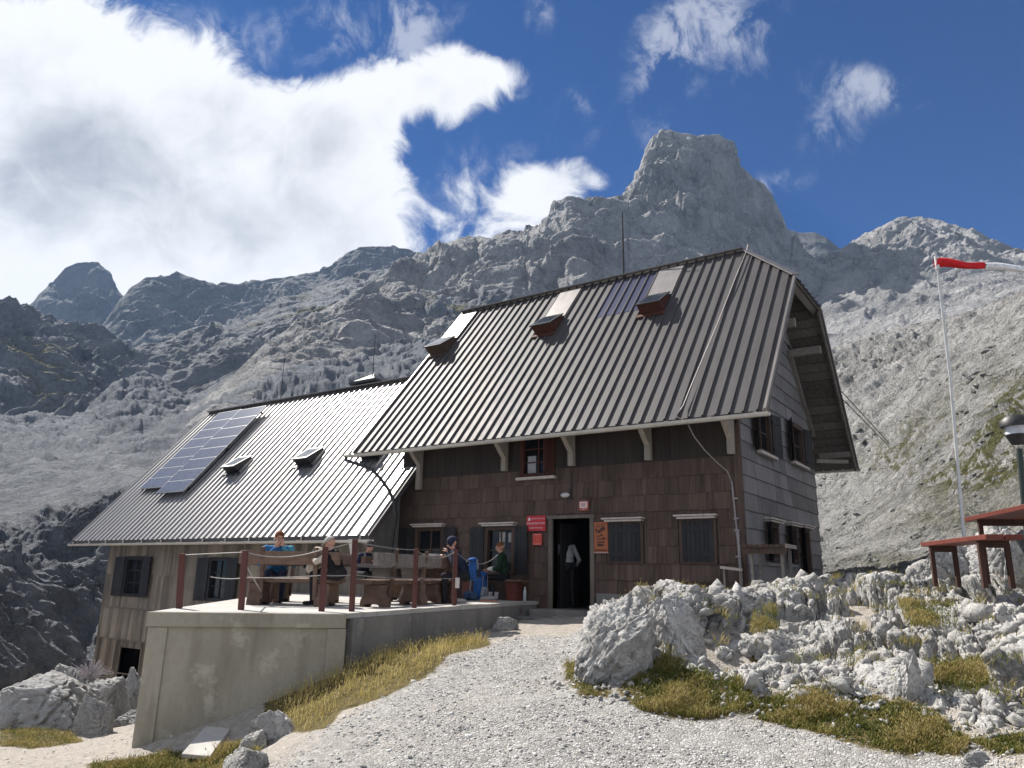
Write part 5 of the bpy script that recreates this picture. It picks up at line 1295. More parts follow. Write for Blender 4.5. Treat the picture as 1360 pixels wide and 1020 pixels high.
PATHL = gpoly([(388, 1015), (430, 972), (500, 935), (560, 905), (600, 875), (655, 860), (720, 845), (795, 835), (800, 920), (900, 955), (1020, 965), (1150, 1000), (1300, 1010)]); PATHL = np.vstack([PATHL, [PD(1300, 1100, 5)[:2]], [[7, -17]], [[2, -18]]])
xs = np.r_[np.linspace(-900, -30, 90), np.arange(-20, 1381, 1.6), np.linspace(1392, 2400, 90)]
dz_ = np.r_[np.linspace(.6, 3.0, 24), np.geomspace(3.05, 13, 420), np.geomspace(13.1, 70, 160)]
hd = rays(xs, np.full(len(xs), 770.)); hd = hd[:, :2]/np.linalg.norm(hd[:, :2], axis=1, keepdims=True)
GX = CAM[0]+dz_[:, None]*hd[None, :, 0]; GY = CAM[1]+dz_[:, None]*hd[None, :, 1]
GZ = ground_z(GX, GY)
gx, gy, gz_ = GX.ravel(), GY.ravel(), GZ.ravel()
turf = np.zeros(len(gx))
for T in [HAY, *TURFS, *LOWT]: turf = np.maximum(turf, sstep(-.25, .2, sdist(gx, gy, T)))
dirt = sstep(-.1, .3, -sdist(gx, gy, PATHL))
rr = np.hypot(gx-CAM[0], gy-CAM[1]); gz_ = gz_-np.clip((rr-16)/30, 0, 1)**1.5*3.5*sstep(-2, 6, gx+3)
# hollow the sheet a little under the outcrop
mcr = sstep(.2, .8, sdist(gx, gy, CROP)); gz_ = gz_-mcr*.35
g = npmesh('ground', np.stack([gx, gy, gz_], 1), gridfaces(len(dz_), len(xs))[:, ::-1], m_ground, attrs={'turf': ('POINT', turf), 'dirt': ('POINT', dirt)})
tagit(g, 'pale gravel and trodden earth in front of the hut', 'ground', kind='structure')
# outcrop
xs2 = np.arange(735, 1500, 1.05); ds2 = np.linspace(6.2, 15.8, 600)
hd = rays(xs2, np.full(len(xs2), 770.)); hd = hd[:, :2]/np.linalg.norm(hd[:, :2], axis=1, keepdims=True)
OX = (CAM[0]+ds2[:, None]*hd[None, :, 0]).ravel(); OY = (CAM[1]+ds2[:, None]*hd[None, :, 1]).ravel()
OZ = crop_z(OX, OY)
Fq = gridfaces(len(ds2), len(xs2))[:, ::-1]; mk = sdist(OX, OY, CROP) > -.14
keep = mk[Fq].all(1); Fq = Fq[keep]; used = np.unique(Fq); rm = np.full(len(OX), -1); rm[used] = np.arange(len(used))
zb_ = gbase(OX, OY); e_ = .25; nx_ = -(gbase(OX+e_, OY)-gbase(OX-e_, OY))/(2*e_); ny_ = -(gbase(OX, OY+e_)-gbase(OX, OY-e_))/(2*e_); nn_ = np.stack([nx_*1.5, ny_*1.5, np.ones(len(OX))], 1); nn_ /= np.linalg.norm(nn_, axis=1, keepdims=True)
PO = np.stack([OX, OY, zb_], 1)+nn_*(OZ-zb_)[:, None]; PO[:, 0] += .03*fbm(PO*9, 3, 31); PO[:, 1] += .03*fbm(PO*9, 3, 35)
oc = npmesh('rock_outcrop', PO[used], rm[Fq], m_crop, smooth=False)
tagit(oc, 'broad white limestone outcrop of cracked blocks right of the gravel path', 'rock outcrop')

# ------------------------------------------------------------------ loose stones
def stones(name, P, S, mat, seed, sub=1, flat=.7, label=None, cat=None, tilt=False):
    r_ = np.random.default_rng(seed); iv, jf = ico(sub); protos = []
    for k in range(14):
        v = iv.copy()
        for _ in range(11):
            n_ = r_.normal(size=3); n_ /= np.linalg.norm(n_); h = r_.uniform(.34, .68); d = v@n_; v = v-np.clip(d-h, 0, None)[:, None]*n_
        v = v*(1+.035*r_.normal(size=(len(v), 1))); protos.append(v*np.array((1.55 if tilt else 1.25, r_.uniform(.6, .95), flat*r_.uniform(.7, 1.1))))
    n = len(P); V = np.zeros((n, len(iv), 3), np.float32); pi_ = r_.integers(0, 14, n); a = r_.uniform(0, 2*math.pi, n)
    pr = np.array(protos)[pi_]*S[:, None, None]; c, s = np.cos(a), np.sin(a)
    V[:, :, 0] = pr[:, :, 0]*c[:, None]-pr[:, :, 1]*s[:, None]; V[:, :, 1] = pr[:, :, 0]*s[:, None]+pr[:, :, 1]*c[:, None]; V[:, :, 2] = pr[:, :, 2]
    if tilt:                                                            # lean the blocks along one bedding direction
        b = r_.normal(.55, .35, n); cb, sb = np.cos(b)[:, None], np.sin(b)[:, None]; h_ = V[:, :, 0]*RT[0]+V[:, :, 1]*RT[1]; z_ = V[:, :, 2].copy(); h2 = h_*cb-z_*sb
        V[:, :, 2] = h_*sb+z_*cb; V[:, :, 0] += (h2-h_)*RT[0]; V[:, :, 1] += (h2-h_)*RT[1]
    V += P[:, None, :]; Fq = (jf[None]+(np.arange(n)*len(iv))[:, None, None]).reshape(-1, 3)
    tn = np.repeat(r_.uniform(0, 1, n), len(jf))
    o = npmesh(name, V.reshape(-1, 3), Fq, mat, smooth=False, attrs={'tint': ('FACE', tn)})
    return tagit(o, label, cat, kind='stuff')
def sample_poly(poly, n, r_):
    lo, hi = poly.min(0), poly.max(0); out = []
    m = 0
    while m < n:
        p = r_.uniform(lo, hi, (n*2, 2)); p = p[inpoly(p[:, 0], p[:, 1], poly)]; out.append(p); m += len(p)
        if len(p) == 0: break
    return np.concatenate(out)[:n]
r_ = np.random.default_rng(21)
dd = 4.4*np.exp(r_.uniform(0, 1, 90000)*math.log(17/4.4)); px_ = r_.uniform(-60, 1420, 90000); q = rays(px_, np.full(len(px_), 770.)); q = q[:, :2]/np.linalg.norm(q[:, :2], axis=1, keepdims=True)
P2 = CAM[:2]+q*dd[:, None]
sd = sdist(P2[:, 0], P2[:, 1], PATHL); ok = (sd > -.25) | (r_.random(len(P2)) < .10)
for T in [HAY, *TURFS, *LOWT]: ok &= (sdist(P2[:, 0], P2[:, 1], T) < .02) | (r_.random(len(P2)) < .12)
ok &= sdist(P2[:, 0], P2[:, 1], FOOT) < -.08; ok &= sdist(P2[:, 0], P2[:, 1], CROP) < .0
clump = fbm(np.c_[P2*1.3, np.zeros(len(P2))], 3, 41); ok &= r_.random(len(P2)) < .62+1.1*clump
P2 = P2[ok]; S = .007+.020*r_.random(len(P2))**2.4+.028*(r_.random(len(P2)) < .05)*r_.random(len(P2))**1.5; S *= (.66+.030*np.hypot(*(P2-CAM[:2]).T))
z = ground_z(P2[:, 0], P2[:, 1])
stones('gravel', np.c_[P2, z+S*.15], S, m_stone, 3, 1, .7, 'loose pale gravel covering the path to the hut', 'gravel')
P2 = sample_poly(CROP, 9000, r_); rg = fbm(np.c_[P2*.9, np.zeros(len(P2))], 3, 44); m = crop_mask(P2[:, 0], P2[:, 1])
ok = (r_.random(len(P2)) < np.clip(.16+.9*rg, .02, .6)) & (m > .75); P2 = P2[ok]
S = .030+.17*r_.random(len(P2))**2.6; dl2 = np.hypot(*(P2-PD(830, 830, 10.3)[:2]).T); S = np.where(dl2 < 1.0, S*.35, S); z = crop_z(P2[:, 0], P2[:, 1])
E2 = np.concatenate([c+r_.normal(size=(45, 2))*.2 for c in CROP[:12]]); sE = .015+.045*r_.random(len(E2))**2
stones('rubble', np.r_[np.c_[P2, z-S*.12], np.c_[E2, surf_z(E2[:, 0], E2[:, 1])+sE*.1]], np.r_[S, sE], m_crop, 4, 1, .9, 'broken limestone blocks and rubble lying over the outcrop', 'rubble', tilt=True)

# ------------------------------------------------------------------ boulders
def boulder(label, px0, px1, pyb, pyt, seed, group=None, depth=.9, cuts=9, base=None, mat=None, sink=.18, skew=0., dist=None, sq=.8):
    p = toground((px0+px1)/2, pyb) if dist is None else PD((px0+px1)/2, pyb, dist); d = np.linalg.norm(p-CAM); w = (px1-px0)*d/F/2*1.04; h = (pyb-pyt)*d/F
    r_ = np.random.default_rng(seed); iv, jf = ico(6); v = np.sign(iv)*np.abs(iv)**sq; v0 = v
    for _ in range(cuts):
        n_ = r_.normal(size=3); n_[2] = abs(n_[2])*.7; n_ /= np.linalg.norm(n_); k = r_.uniform(.50, .82); e = v@n_; v = v-np.clip(e-k, 0, None)[:, None]*n_*.93
    v = v/np.abs(v).max(0); q = v*1.7+seed
    n1 = fbm(q, 4, seed); f1, e, rn, of = voro(q*1.1, seed); f2, e2, rn2, of2 = voro(q*3.2+n1[:, None]*.5, seed+1)
    ra = np.array([[.80, 0, .60], [0, 1, 0], [-.60, 0, .80]]); rib = ridged((q@ra.T)*np.array((2.6, 2.6, .5)), 5, seed+6)
    f3, e3, rn3, of3 = voro(q*8+n1[:, None]*.5, seed+8); tl = lambda r, o: (o*np.stack([r[1]-.5, r[2]-.5, r[3]-.5], 1)).sum(1)
    disp = .05*rib+.03*n1+.07*(rn[0]-.5)+.09*tl(rn, of)-.09*(1-sstep(0, .08, e))+.04*(rn2[0]-.5)+.10*tl(rn2, of2)-.04*(1-sstep(0, .10, e2))+.02*(rn3[0]-.5)+.05*tl(rn3, of3)-.015*(1-sstep(0, .12, e3))+.004*fbm(q*14, 3, seed+3)
    v = v*(1+disp)[:, None]; v = v/np.abs(v).max(0)
    hx = np.array((RT[0], RT[1], 0)); hx /= np.linalg.norm(hx); hy = np.cross((0, 0, 1), hx)
    H = h*(1+sink)/1.55
    V = p+hx*(v[:, :1]*w+v[:, 2:3]*skew*w)+hy*(v[:, 1:2]*w*depth)+np.array((0, 0, 1))*((v[:, 2:3]+.55)*H-h*sink)+hy*w*depth*.6
    o = npmesh('boulder', V, jf, mat or m_boulder, smooth=True)
    return tagit(o, label, 'boulder', group)
boulder('largest grey boulder left of the terrace, long sloping back towards the left', -60, 97, 968, 905, 5, depth=.8, cuts=12)
boulder('low mossy-topped boulder behind the two big grey boulders', 40, 118, 938, 889, 8, depth=.8)
boulder('upright grey boulder below the dark annex doorway, in the middle of its row', 100, 156, 956, 897, 17, depth=.9)
boulder('rightmost grey boulder touching the annex wall beside the doorway', 148, 192, 950, 901, 13, depth=.9)
boulder('small smooth boulder leaning in front of the upright grey boulder', 93, 138, 977, 930, 29, depth=.7)
boulder('flat pale rock slab beside the foot of the terrace wall', 142, 206, 962, 941, 24, depth=.8, sink=.5)
boulder('white jagged rock at the end of the dry grass strip', 330, 392, 985, 947, 33, depth=.7, mat=m_crop)
boulder('low white rock below the jagged rock, half in the turf', 312, 352, 1002, 975, 39, depth=.7, mat=m_crop)
boulder('flat white rock at the bottom edge of the picture', 290, 345, 1030, 1001, 42, depth=.8, mat=m_crop)
boulder('weathered rock slab under the red picnic bench', 1248, 1330, 772, 722, 51, depth=.8, mat=m_crop, dist=13.6)
boulder('pale boulder between the legs of the picnic table', 1318, 1390, 772, 700, 55, depth=.8, mat=m_crop, dist=13.4)
boulder('leaning pale rock left of the picnic bench legs', 1212, 1262, 776, 735, 58, depth=.9, mat=m_crop, dist=13.2)
boulder('low dark stone against the terrace side wall near the doorstep', 653, 688, 838, 821, 61, depth=.5, sq=.55, cuts=4)
boulder('flat grey stone on the gravel at the lower right', 1285, 1325, 1016, 1004, 67, depth=.7, sink=.4)
boulder('tall ribbed limestone block at the left end of the outcrop', 776, 884, 893, 786, 91, depth=.9, mat=m_crop, sink=.12, skew=.30, cuts=9, sq=.66)
boulder('rounded limestone block on top of the outcrop beside the small rack', 846, 938, 850, 782, 97, depth=.9, mat=m_crop, sink=.25, cuts=9, sq=.66)
boulder('slanting limestone block in the middle foot of the outcrop', 1190, 1235, 930, 872, 83, depth=.8, mat=m_crop, sink=.3, skew=.3)
# concrete slab tipped against the terrace
sl_ = toground(260, 1000, t0=6); zz = sl_[2]+.06
q = [PZ(241, 1001, zz), PZ(279, 1004, zz), PZ(306, 967, zz+.16), PZ(273, 964, zz+.16)]
mb = MB(); nn = np.cross(q[1]-q[0], q[3]-q[0]); nn /= np.linalg.norm(nn); mb.prism([a-nn*.05 for a in q], nn*.05)
tagit(mb.build('concrete_slab', m_conctop, bevel=.006), 'loose concrete slab lying at the foot of the terrace front wall', 'slab')

# ------------------------------------------------------------------ grass
def grass(name, polys, counts, hts, mat, seed, label, tint, lean=.35, seedhead=0., f=None, width=.006, clump=False):
    r_ = np.random.default_rng(seed); f = f or surf_z; VV = []; FF = []; TT = []; n0 = 0
    for poly, n, (h0, h1) in zip(polys, counts, hts):
        p = sample_poly(poly, n, r_); cl = fbm(np.c_[p*2.2, np.zeros(len(p))], 3, seed)
        sd = sdist(p[:, 0], p[:, 1], poly); k = r_.random(len(p)) < np.clip(.55+.9*cl, .12, 1)*np.clip(.35+sd*4, .2, 1); k &= (fbm(np.c_[p*3.1, np.zeros(len(p))], 3, seed+5) > .28) if clump else True; p = p[k]; cl = cl[k]; n = len(p)
        if n == 0: continue
        z = f(p[:, 0], p[:, 1]); h = (h0+(h1-h0)*r_.random(n))*np.clip(.85+.6*cl, .5, 1.5); a = r_.uniform(0, 2*math.pi, n); ln = h*lean*r_.uniform(.3, 1.6, n)+.0
        wa = a+r_.normal(size=n)*.5+1.57; w = width*(.7+.6*r_.random(n))*(1+.0*h); dx, dy = np.cos(a)*ln+.25*h*.4, np.sin(a)*ln
        sx, sy = np.cos(wa)*w, np.sin(wa)*w; ts = (0, .4, .75, 1.0); ws = (1., .85, .55, .08)
        rows = []
        for t, ww in zip(ts, ws):
            c = np.c_[p[:, 0]+dx*t*t, p[:, 1]+dy*t*t, z-.01+h*t*(1-.12*t)]; o_ = np.c_[sx, sy, np.zeros(n)]*ww
            rows += [c-o_, c+o_]
        V = np.stack(rows, 1)
        Fq = [(0, 1, 3, 2), (2, 3, 5, 4), (4, 5, 7, 6)]
        if seedhead:
            hs = (r_.random(n) < seedhead)[:, None]; c = np.c_[p[:, 0]+dx, p[:, 1]+dy, z+h*.88]; L = .025+.02*r_.random((n, 1)); d_ = np.c_[dx*.8, dy*.8, h*.5]; d_ /= np.linalg.norm(d_, axis=1, keepdims=True)
            s_ = np.c_[-np.sin(wa), np.cos(wa), np.zeros(n)]; s2 = np.cross(d_, s_); r0 = .0045*hs
            V = np.concatenate([V, np.stack([c-d_*L*.3*hs, c+s_*r0+d_*L*.2*hs, c+s2*r0+d_*L*.2*hs, c-s_*r0+d_*L*.2*hs, c-s2*r0+d_*L*.2*hs, c+d_*L*hs], 1)], 1)
            Fq += [(8, 10, 9, 9), (8, 11, 10, 10), (8, 12, 11, 11), (8, 9, 12, 12), (13, 9, 10, 10), (13, 10, 11, 11), (13, 11, 12, 12), (13, 12, 9, 9)]
        m = V.shape[1]; VV.append(V.reshape(-1, 3)); tt = np.clip(tint(p, cl, r_, n), 0, 1)
        quad = [q for q in Fq if q[2] != q[3]]; tri = [q[:3] for q in Fq if q[2] == q[3]]
        b = (np.arange(n)*m)[:, None, None]+n0
        T3 = [(q[0], q[1], q[2]) for q in quad]+[(q[0], q[2], q[3]) for q in quad]+tri
        FF.append((np.array(T3)[None]+b).reshape(-1, 3)); tb = np.repeat(tt, len(T3)).reshape(n, -1)
        if seedhead: tb[:, -8:] += .22
        TT.append(np.clip(tb, 0, 1).ravel()); n0 += n*m
    o = npmesh(name, np.concatenate(VV), np.concatenate(FF), mat, smooth=False, attrs={'tint': ('FACE', np.concatenate(TT))})
    return tagit(o, label, 'grass', kind='stuff')
grass('dry_grass', [HAY], [46000], [(.08, .21)], m_hay, 51, 'golden dry grass along the foot of the terrace wall', lambda p, cl, r_, n: .66+.3*cl+r_.normal(size=n)*.16, .45, .6, width=.0042)
grass('turf_grass', TURFS+LOWT, [4000, 20000, 34000, 6000, 2500, 4000, 5000, 2000, 6000, 12000, 5000], [(.03, .08), (.03, .12), (.025, .085), (.03, .10), (.03, .08), (.03, .09), (.03, .08), (.03, .09), (.03, .07), (.04, .10), (.05, .12)], m_turf, 52, 'patches of green and brown turf round the rocks', lambda p, cl, r_, n: .58+.6*cl+r_.normal(size=n)*.18, .6, .1, width=.0048)
grass('crevice_grass', [CROP], [42000], [(.03, .11)], m_turf, 54, 'thin dry tufts growing in the cracks of the outcrop', lambda p, cl, r_, n: .62+.4*cl+r_.normal(size=n)*.18, .6, .15, width=.0045, clump=True)
mb = MB(); r2 = random.Random(4); c0 = toground(121, 906); c0 = PD(118, 903, 17.5)
for k in range(150):
    a = r2.uniform(0, 6.28); e = r2.uniform(.3, 1.3); L = r2.uniform(.2, .45); d_ = np.array((math.cos(a)*math.cos(e), math.sin(a)*math.cos(e), math.sin(e)))
    p1 = c0+d_*L*.5+np.array((0, 0, .02)); p2 = c0+d_*L+np.array((r2.uniform(-.06, .06), r2.uniform(-.06, .06), -.03)); mb.tube([c0, p1, p2], [.0035, .003, .002], 4)
    for j in range(3): mb.ell(p1+(p2-p1)*(.4+.3*j), (.009, .009, .008), 0, .5, 6, 4)
tagit(mb.build('dry_shrub', plain('dry_stalk', (.34, .31, .33), .8, var=.25)), 'small grey dried shrub behind the boulders by the annex corner', 'shrub')
# ================================================================== mountains: lofted contours in the round, then weathered with noise
def hermite(Y, t):
    """Y (k,n) values at integer knots, t (m,) in [0,k-1] -> (m,n), monotone-ish cubic"""
    k = len(Y); i = np.clip(np.floor(t).astype(int), 0, k-2); f = (t-i)[:, None]
    d = np.zeros_like(Y); dl_ = np.diff(Y, axis=0); d[0] = dl_[0]; d[-1] = dl_[-1]
    if k > 2:
        a, b = dl_[:-1], dl_[1:]; d[1:-1] = np.where(a*b > 0, 2*a*b/(a+b+1e-12), 0)
    y0, y1, m0, m1 = Y[i], Y[i+1], d[i], d[i+1]
    return y0*(2*f**3-3*f**2+1)+m0*(f**3-2*f**2+f)+y1*(-2*f**3+3*f**2)+m1*(f**3-f**2)
def mountain(name, cons, x0, x1, step, rows, mat, label, L0, amp, octv=7, seed=0, aniso=(1, 1, 1), rot=(0, 0, 0), vor=.5, back=.35, ridge_amp=.6, graz=.3, strata=.0, gully=.0, turf=None, gain=.6, lump=0.):
    xs = np.arange(x0, x1+step, step); Y = []; Dm = []
    for pts, ds in cons:
        px_, py_ = zip(*pts); Y.append(np.interp(xs, px_, py_))
        if np.isscalar(ds): Dm.append(np.full(len(xs), float(ds)))
        else: a, b = zip(*ds); Dm.append(np.interp(xs, a, b))
    Y = np.array(Y); Dm = np.log(np.array(Dm)); k = len(Y)
    t = np.concatenate([np.linspace(i, i+1, rows[i], endpoint=False) for i in range(k-1)]+[[k-1.]])
    yy = hermite(Y, t); dd = np.exp(hermite(Dm, t)); R_ = rays(np.broadcast_to(xs, yy.shape), yy)
    hz = np.linalg.norm(R_[..., :2], axis=-1, keepdims=True); P = CAM+R_/hz*dd[..., None]         # dd is the horizontal distance
    bk = []
    for q in (.04, .10, .2, .4, .8):
        h = R_[-1, :, :2]/hz[-1]; B = P[-1].copy(); g = dd[-1][:, None]*q*back; B[:, :2] += h*g; B[:, 2] -= g[:, 0]*(.5+.6*q); bk.append(B)
    P = np.concatenate([P, np.array(bk)]); nr, nc = P.shape[:2]
    du = np.gradient(P, axis=1); dv = np.gradient(P, axis=0); N = np.cross(du, dv); N /= np.linalg.norm(N, axis=-1, keepdims=True)+1e-9
    N = np.where((N*(CAM-P)).sum(-1, keepdims=True) < 0, -N, N); N[-5:] = N[-6]
    tt = np.r_[t, [k-1.]*5]; w = np.broadcast_to(np.where(tt > k-1.25, 1-(1-ridge_amp)*(tt-(k-1.25))/.25, 1)[:, None], (nr, nc)).ravel()
    w = w*np.broadcast_to(np.clip(tt/.15+.25, 0, 1)[:, None], (nr, nc)).ravel()
    p = P.reshape(-1, 3); n = N.reshape(-1, 3)
    from mathutils import Euler
    A = np.array(Euler(rot).to_matrix())@np.diag(aniso) if True else None
    q = p@np.array(Euler(rot).to_matrix()).T*np.array(aniso)/L0
    wp = np.stack([fbm(q*.8+5, 3, seed+60), fbm(q*.8+11, 3, seed+61), fbm(q*.8+17, 3, seed+62)], 1)
    q = q+wp*.35
    D = ridged(q, octv, seed+1, gain)*.9+fbm(q*.5, 3, seed+20)*.6
    if gully: D = D+gully*ridged(q*np.array((2.2, 2.2, .45))+wp*.8, 4, seed+90, .6)
    if strata:                                                          # tilted beds: ledges with steep risers
        hh = q@np.array((.55, .25, .80)); hh = hh/np.linalg.norm((.55, .25, .80))
        for f_, a_ in ((2.3, .55), (6.1, .26), (15., .11)):
            u_ = hh*f_+.9*fbm(q*1.3*f_/2.3, 3, seed+70); fr = u_-np.floor(u_); D = D+strata*a_*(sstep(.0, .75, fr)-sstep(.80, 1., fr)-.2)
    if vor:
        f1, e, rn, of = voro(q*1.7, seed+30); D = D+vor*((rn[0]-.5)*.35+.3*(.5-f1)-.28*(1-sstep(0, .16, e)))
        f1, e, rn, of = voro(q*5.3+wp*.6, seed+31); D = D+vor*.4*((rn[0]-.5)*.4+.3*(.5-f1)-.35*(1-sstep(0, .18, e)))
        f1, e, rn, of = voro(q*14+wp*.6, seed+32); D = D+vor*.16*((rn[0]-.5)*.5+.3*(.5-f1)-.4*(1-sstep(0, .2, e)))
    dist = np.linalg.norm(p-CAM, axis=1); sc = (dist/np.median(dist))**.6
    nn = n*.75+np.array((0, 0, .35))
    if lump: p = p+np.array((0, 0, 1.))*(lump*np.clip((dist-45)/60, 0, 1)*(fbm(p/45, 4, seed+95)+.6*ridged(p/22, 4, seed+96)))[:, None]
    vw = (CAM-p)/dist[:, None]; w = w*np.clip(np.abs((n*vw).sum(1))*1.7+.12, graz, 1)
    p = p+nn*(D*amp*L0*w*sc)[:, None]
    at = None
    if turf:
        X_ = np.broadcast_to(xs, (nr, nc)).ravel(); Y_ = np.concatenate([yy, np.full((5, nc), -99.)]).ravel(); at = {'turf': ('POINT', np.clip(sum(a_*np.exp(-((X_-x_)/sx_)**2-((Y_-y_)/sy_)**2) for x_, y_, sx_, sy_, a_ in turf), 0, 1))}
    o = npmesh(name, p, gridfaces(nr, nc), mat, smooth=True, attrs=at)
    return tagit(o, label, 'mountain', kind='structure')
far1 = [(-220, 560), (-80, 480), (0, 440), (22, 424), (48, 399), (66, 377), (90, 358), (106, 350), (130, 348), (145, 363), (159, 390), (170, 410), (200, 440), (330, 470)]
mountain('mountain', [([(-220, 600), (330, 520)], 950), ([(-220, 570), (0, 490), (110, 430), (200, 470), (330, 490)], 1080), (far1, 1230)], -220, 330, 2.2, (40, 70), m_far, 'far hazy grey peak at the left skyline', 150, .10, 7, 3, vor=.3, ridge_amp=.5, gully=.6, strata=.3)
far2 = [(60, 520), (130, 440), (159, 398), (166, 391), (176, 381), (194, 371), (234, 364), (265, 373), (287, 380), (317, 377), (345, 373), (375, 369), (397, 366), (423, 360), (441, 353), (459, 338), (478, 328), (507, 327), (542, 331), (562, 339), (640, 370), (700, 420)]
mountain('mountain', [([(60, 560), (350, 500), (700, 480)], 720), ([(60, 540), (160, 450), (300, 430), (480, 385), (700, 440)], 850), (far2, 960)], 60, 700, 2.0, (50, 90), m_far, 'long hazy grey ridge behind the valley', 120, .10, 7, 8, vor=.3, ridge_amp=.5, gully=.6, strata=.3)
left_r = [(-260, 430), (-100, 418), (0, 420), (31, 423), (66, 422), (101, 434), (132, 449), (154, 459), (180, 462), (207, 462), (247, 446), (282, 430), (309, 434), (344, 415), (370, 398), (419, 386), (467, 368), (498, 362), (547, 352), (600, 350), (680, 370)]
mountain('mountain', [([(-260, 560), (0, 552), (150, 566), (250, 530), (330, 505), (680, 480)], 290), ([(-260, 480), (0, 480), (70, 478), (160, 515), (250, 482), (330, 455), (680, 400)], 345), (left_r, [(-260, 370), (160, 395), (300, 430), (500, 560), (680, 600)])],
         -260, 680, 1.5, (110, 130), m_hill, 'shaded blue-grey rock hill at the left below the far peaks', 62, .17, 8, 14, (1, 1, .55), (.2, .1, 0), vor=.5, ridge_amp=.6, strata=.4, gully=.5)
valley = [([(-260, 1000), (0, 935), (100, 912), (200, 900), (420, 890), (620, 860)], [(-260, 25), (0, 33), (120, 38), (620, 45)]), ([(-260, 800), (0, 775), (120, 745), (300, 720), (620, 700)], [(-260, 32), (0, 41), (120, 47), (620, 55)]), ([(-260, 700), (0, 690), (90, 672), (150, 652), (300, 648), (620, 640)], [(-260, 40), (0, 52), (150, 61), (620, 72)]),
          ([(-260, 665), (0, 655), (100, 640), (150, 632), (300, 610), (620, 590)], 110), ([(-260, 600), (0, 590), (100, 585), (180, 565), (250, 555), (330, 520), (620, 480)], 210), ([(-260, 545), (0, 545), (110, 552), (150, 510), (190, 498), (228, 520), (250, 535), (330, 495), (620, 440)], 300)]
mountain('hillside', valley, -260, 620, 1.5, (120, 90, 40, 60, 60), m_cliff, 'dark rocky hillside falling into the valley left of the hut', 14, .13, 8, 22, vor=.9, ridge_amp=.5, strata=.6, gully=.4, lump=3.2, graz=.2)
ridge = [(150, 640), (240, 560), (300, 508), (350, 458), (390, 432), (430, 412), (480, 383), (530, 352), (562, 338), (600, 322), (650, 317), (690, 311), (720, 301), (738, 281), (755, 271), (775, 270), (800, 264), (828, 261), (836, 248), (845, 234), (854, 210), (860, 196), (868, 188), (877, 183), (895, 177), (920, 180), (940, 184), (960, 198), (980, 216), (1000, 236), (1015, 244), (1025, 258), (1035, 278), (1041, 297), (1047, 312), (1062, 331), (1090, 351), (1120, 374), (1160, 394), (1210, 404), (1260, 412), (1320, 425)]
dr = [(150, 180), (300, 250), (480, 380), (562, 450), (700, 500), (760, 490), (835, 560), (880, 545), (915, 532), (965, 570), (1047, 690), (1160, 640), (1320, 560)]
sc_l = lambda k: [(a, b*k) for a, b in dr]
mountain('mountain', [([(150, 660), (400, 640), (700, 620), (1000, 600), (1100, 545), (1200, 480), (1320, 450)], sc_l(.50)), ([(150, 655), (240, 600), (350, 520), (480, 470), (600, 440), (750, 410), (850, 390), (960, 372), (1060, 420), (1150, 440), (1320, 440)], sc_l(.70)),
                      ([(150, 648), (240, 568), (350, 472), (480, 402), (562, 354), (650, 338), (720, 325), (760, 303), (800, 290), (850, 288), (900, 300), (960, 315), (1030, 333), (1062, 348), (1160, 405), (1260, 425), (1320, 432)], sc_l(.90)), (ridge, dr)],
         150, 1320, 1.35, (70, 110, 150), m_peak, 'sunlit limestone mountain with a blunt rocky summit behind the hut', 90, .155, 8, 30, (1, 1, .75), (.35, .45, .2), vor=.8, ridge_amp=.10, strata=.85, gully=.25, gain=.55)
rh = [(1000, 470), (1045, 430), (1062, 390), (1076, 360), (1090, 344), (1120, 331), (1150, 311), (1175, 298), (1200, 290), (1215, 289), (1245, 293), (1270, 300), (1300, 311), (1325, 321), (1345, 329), (1360, 333), (1420, 322), (1560, 300)]
mountain('mountain', [([(1000, 490), (1100, 470), (1180, 450), (1300, 420), (1400, 390), (1560, 370)], 300), ([(1000, 480), (1060, 430), (1100, 395), (1200, 372), (1300, 366), (1360, 372), (1560, 345)], 470), (rh, [(1000, 640), (1200, 640), (1560, 560)])], 1000, 1560, 1.4, (80, 130), m_peak, 'rounded pale rock summit at the right skyline behind the windsock', 85, .17, 8, 41, (1, 1, .7), (.2, -.3, 0), vor=.5, ridge_amp=.45, strata=.5, gully=.35)
mountain('mountain', [([(960, 400), (1180, 400)], 760), ([(960, 310), (1000, 306), (1043, 303), (1062, 309), (1082, 309), (1098, 316), (1112, 327), (1140, 350), (1180, 400)], 950)], 960, 1180, 2, (70,), m_far, 'small distant pale peak in the gap between two summits', 100, .08, 6, 47, vor=.5, ridge_amp=.4)
slope = [([(960, 790), (1100, 776), (1250, 785), (1400, 790), (1700, 800)], [(960, 22), (1100, 20), (1250, 16.5), (1400, 15), (1700, 14)]), ([(960, 760), (1100, 738), (1200, 712), (1300, 672), (1400, 625), (1700, 520)], [(960, 45), (1100, 40), (1300, 29), (1400, 25), (1700, 22)]),
         ([(960, 700), (1100, 668), (1150, 645), (1200, 600), (1260, 560), (1300, 535), (1400, 480), (1700, 350)], [(960, 105), (1100, 92), (1200, 72), (1300, 58), (1400, 49), (1700, 42)]), ([(960, 640), (1050, 590), (1100, 560), (1160, 525), (1200, 510), (1260, 480), (1310, 455), (1360, 430), (1450, 385), (1700, 270)], [(960, 150), (1100, 140), (1200, 122), (1300, 103), (1360, 90), (1700, 76)]),
         ([(960, 550), (1050, 490), (1100, 464), (1150, 447), (1200, 434), (1260, 422), (1310, 406), (1360, 384), (1450, 340), (1700, 240)], [(960, 188), (1100, 178), (1200, 160), (1310, 140), (1360, 122), (1700, 100)])]
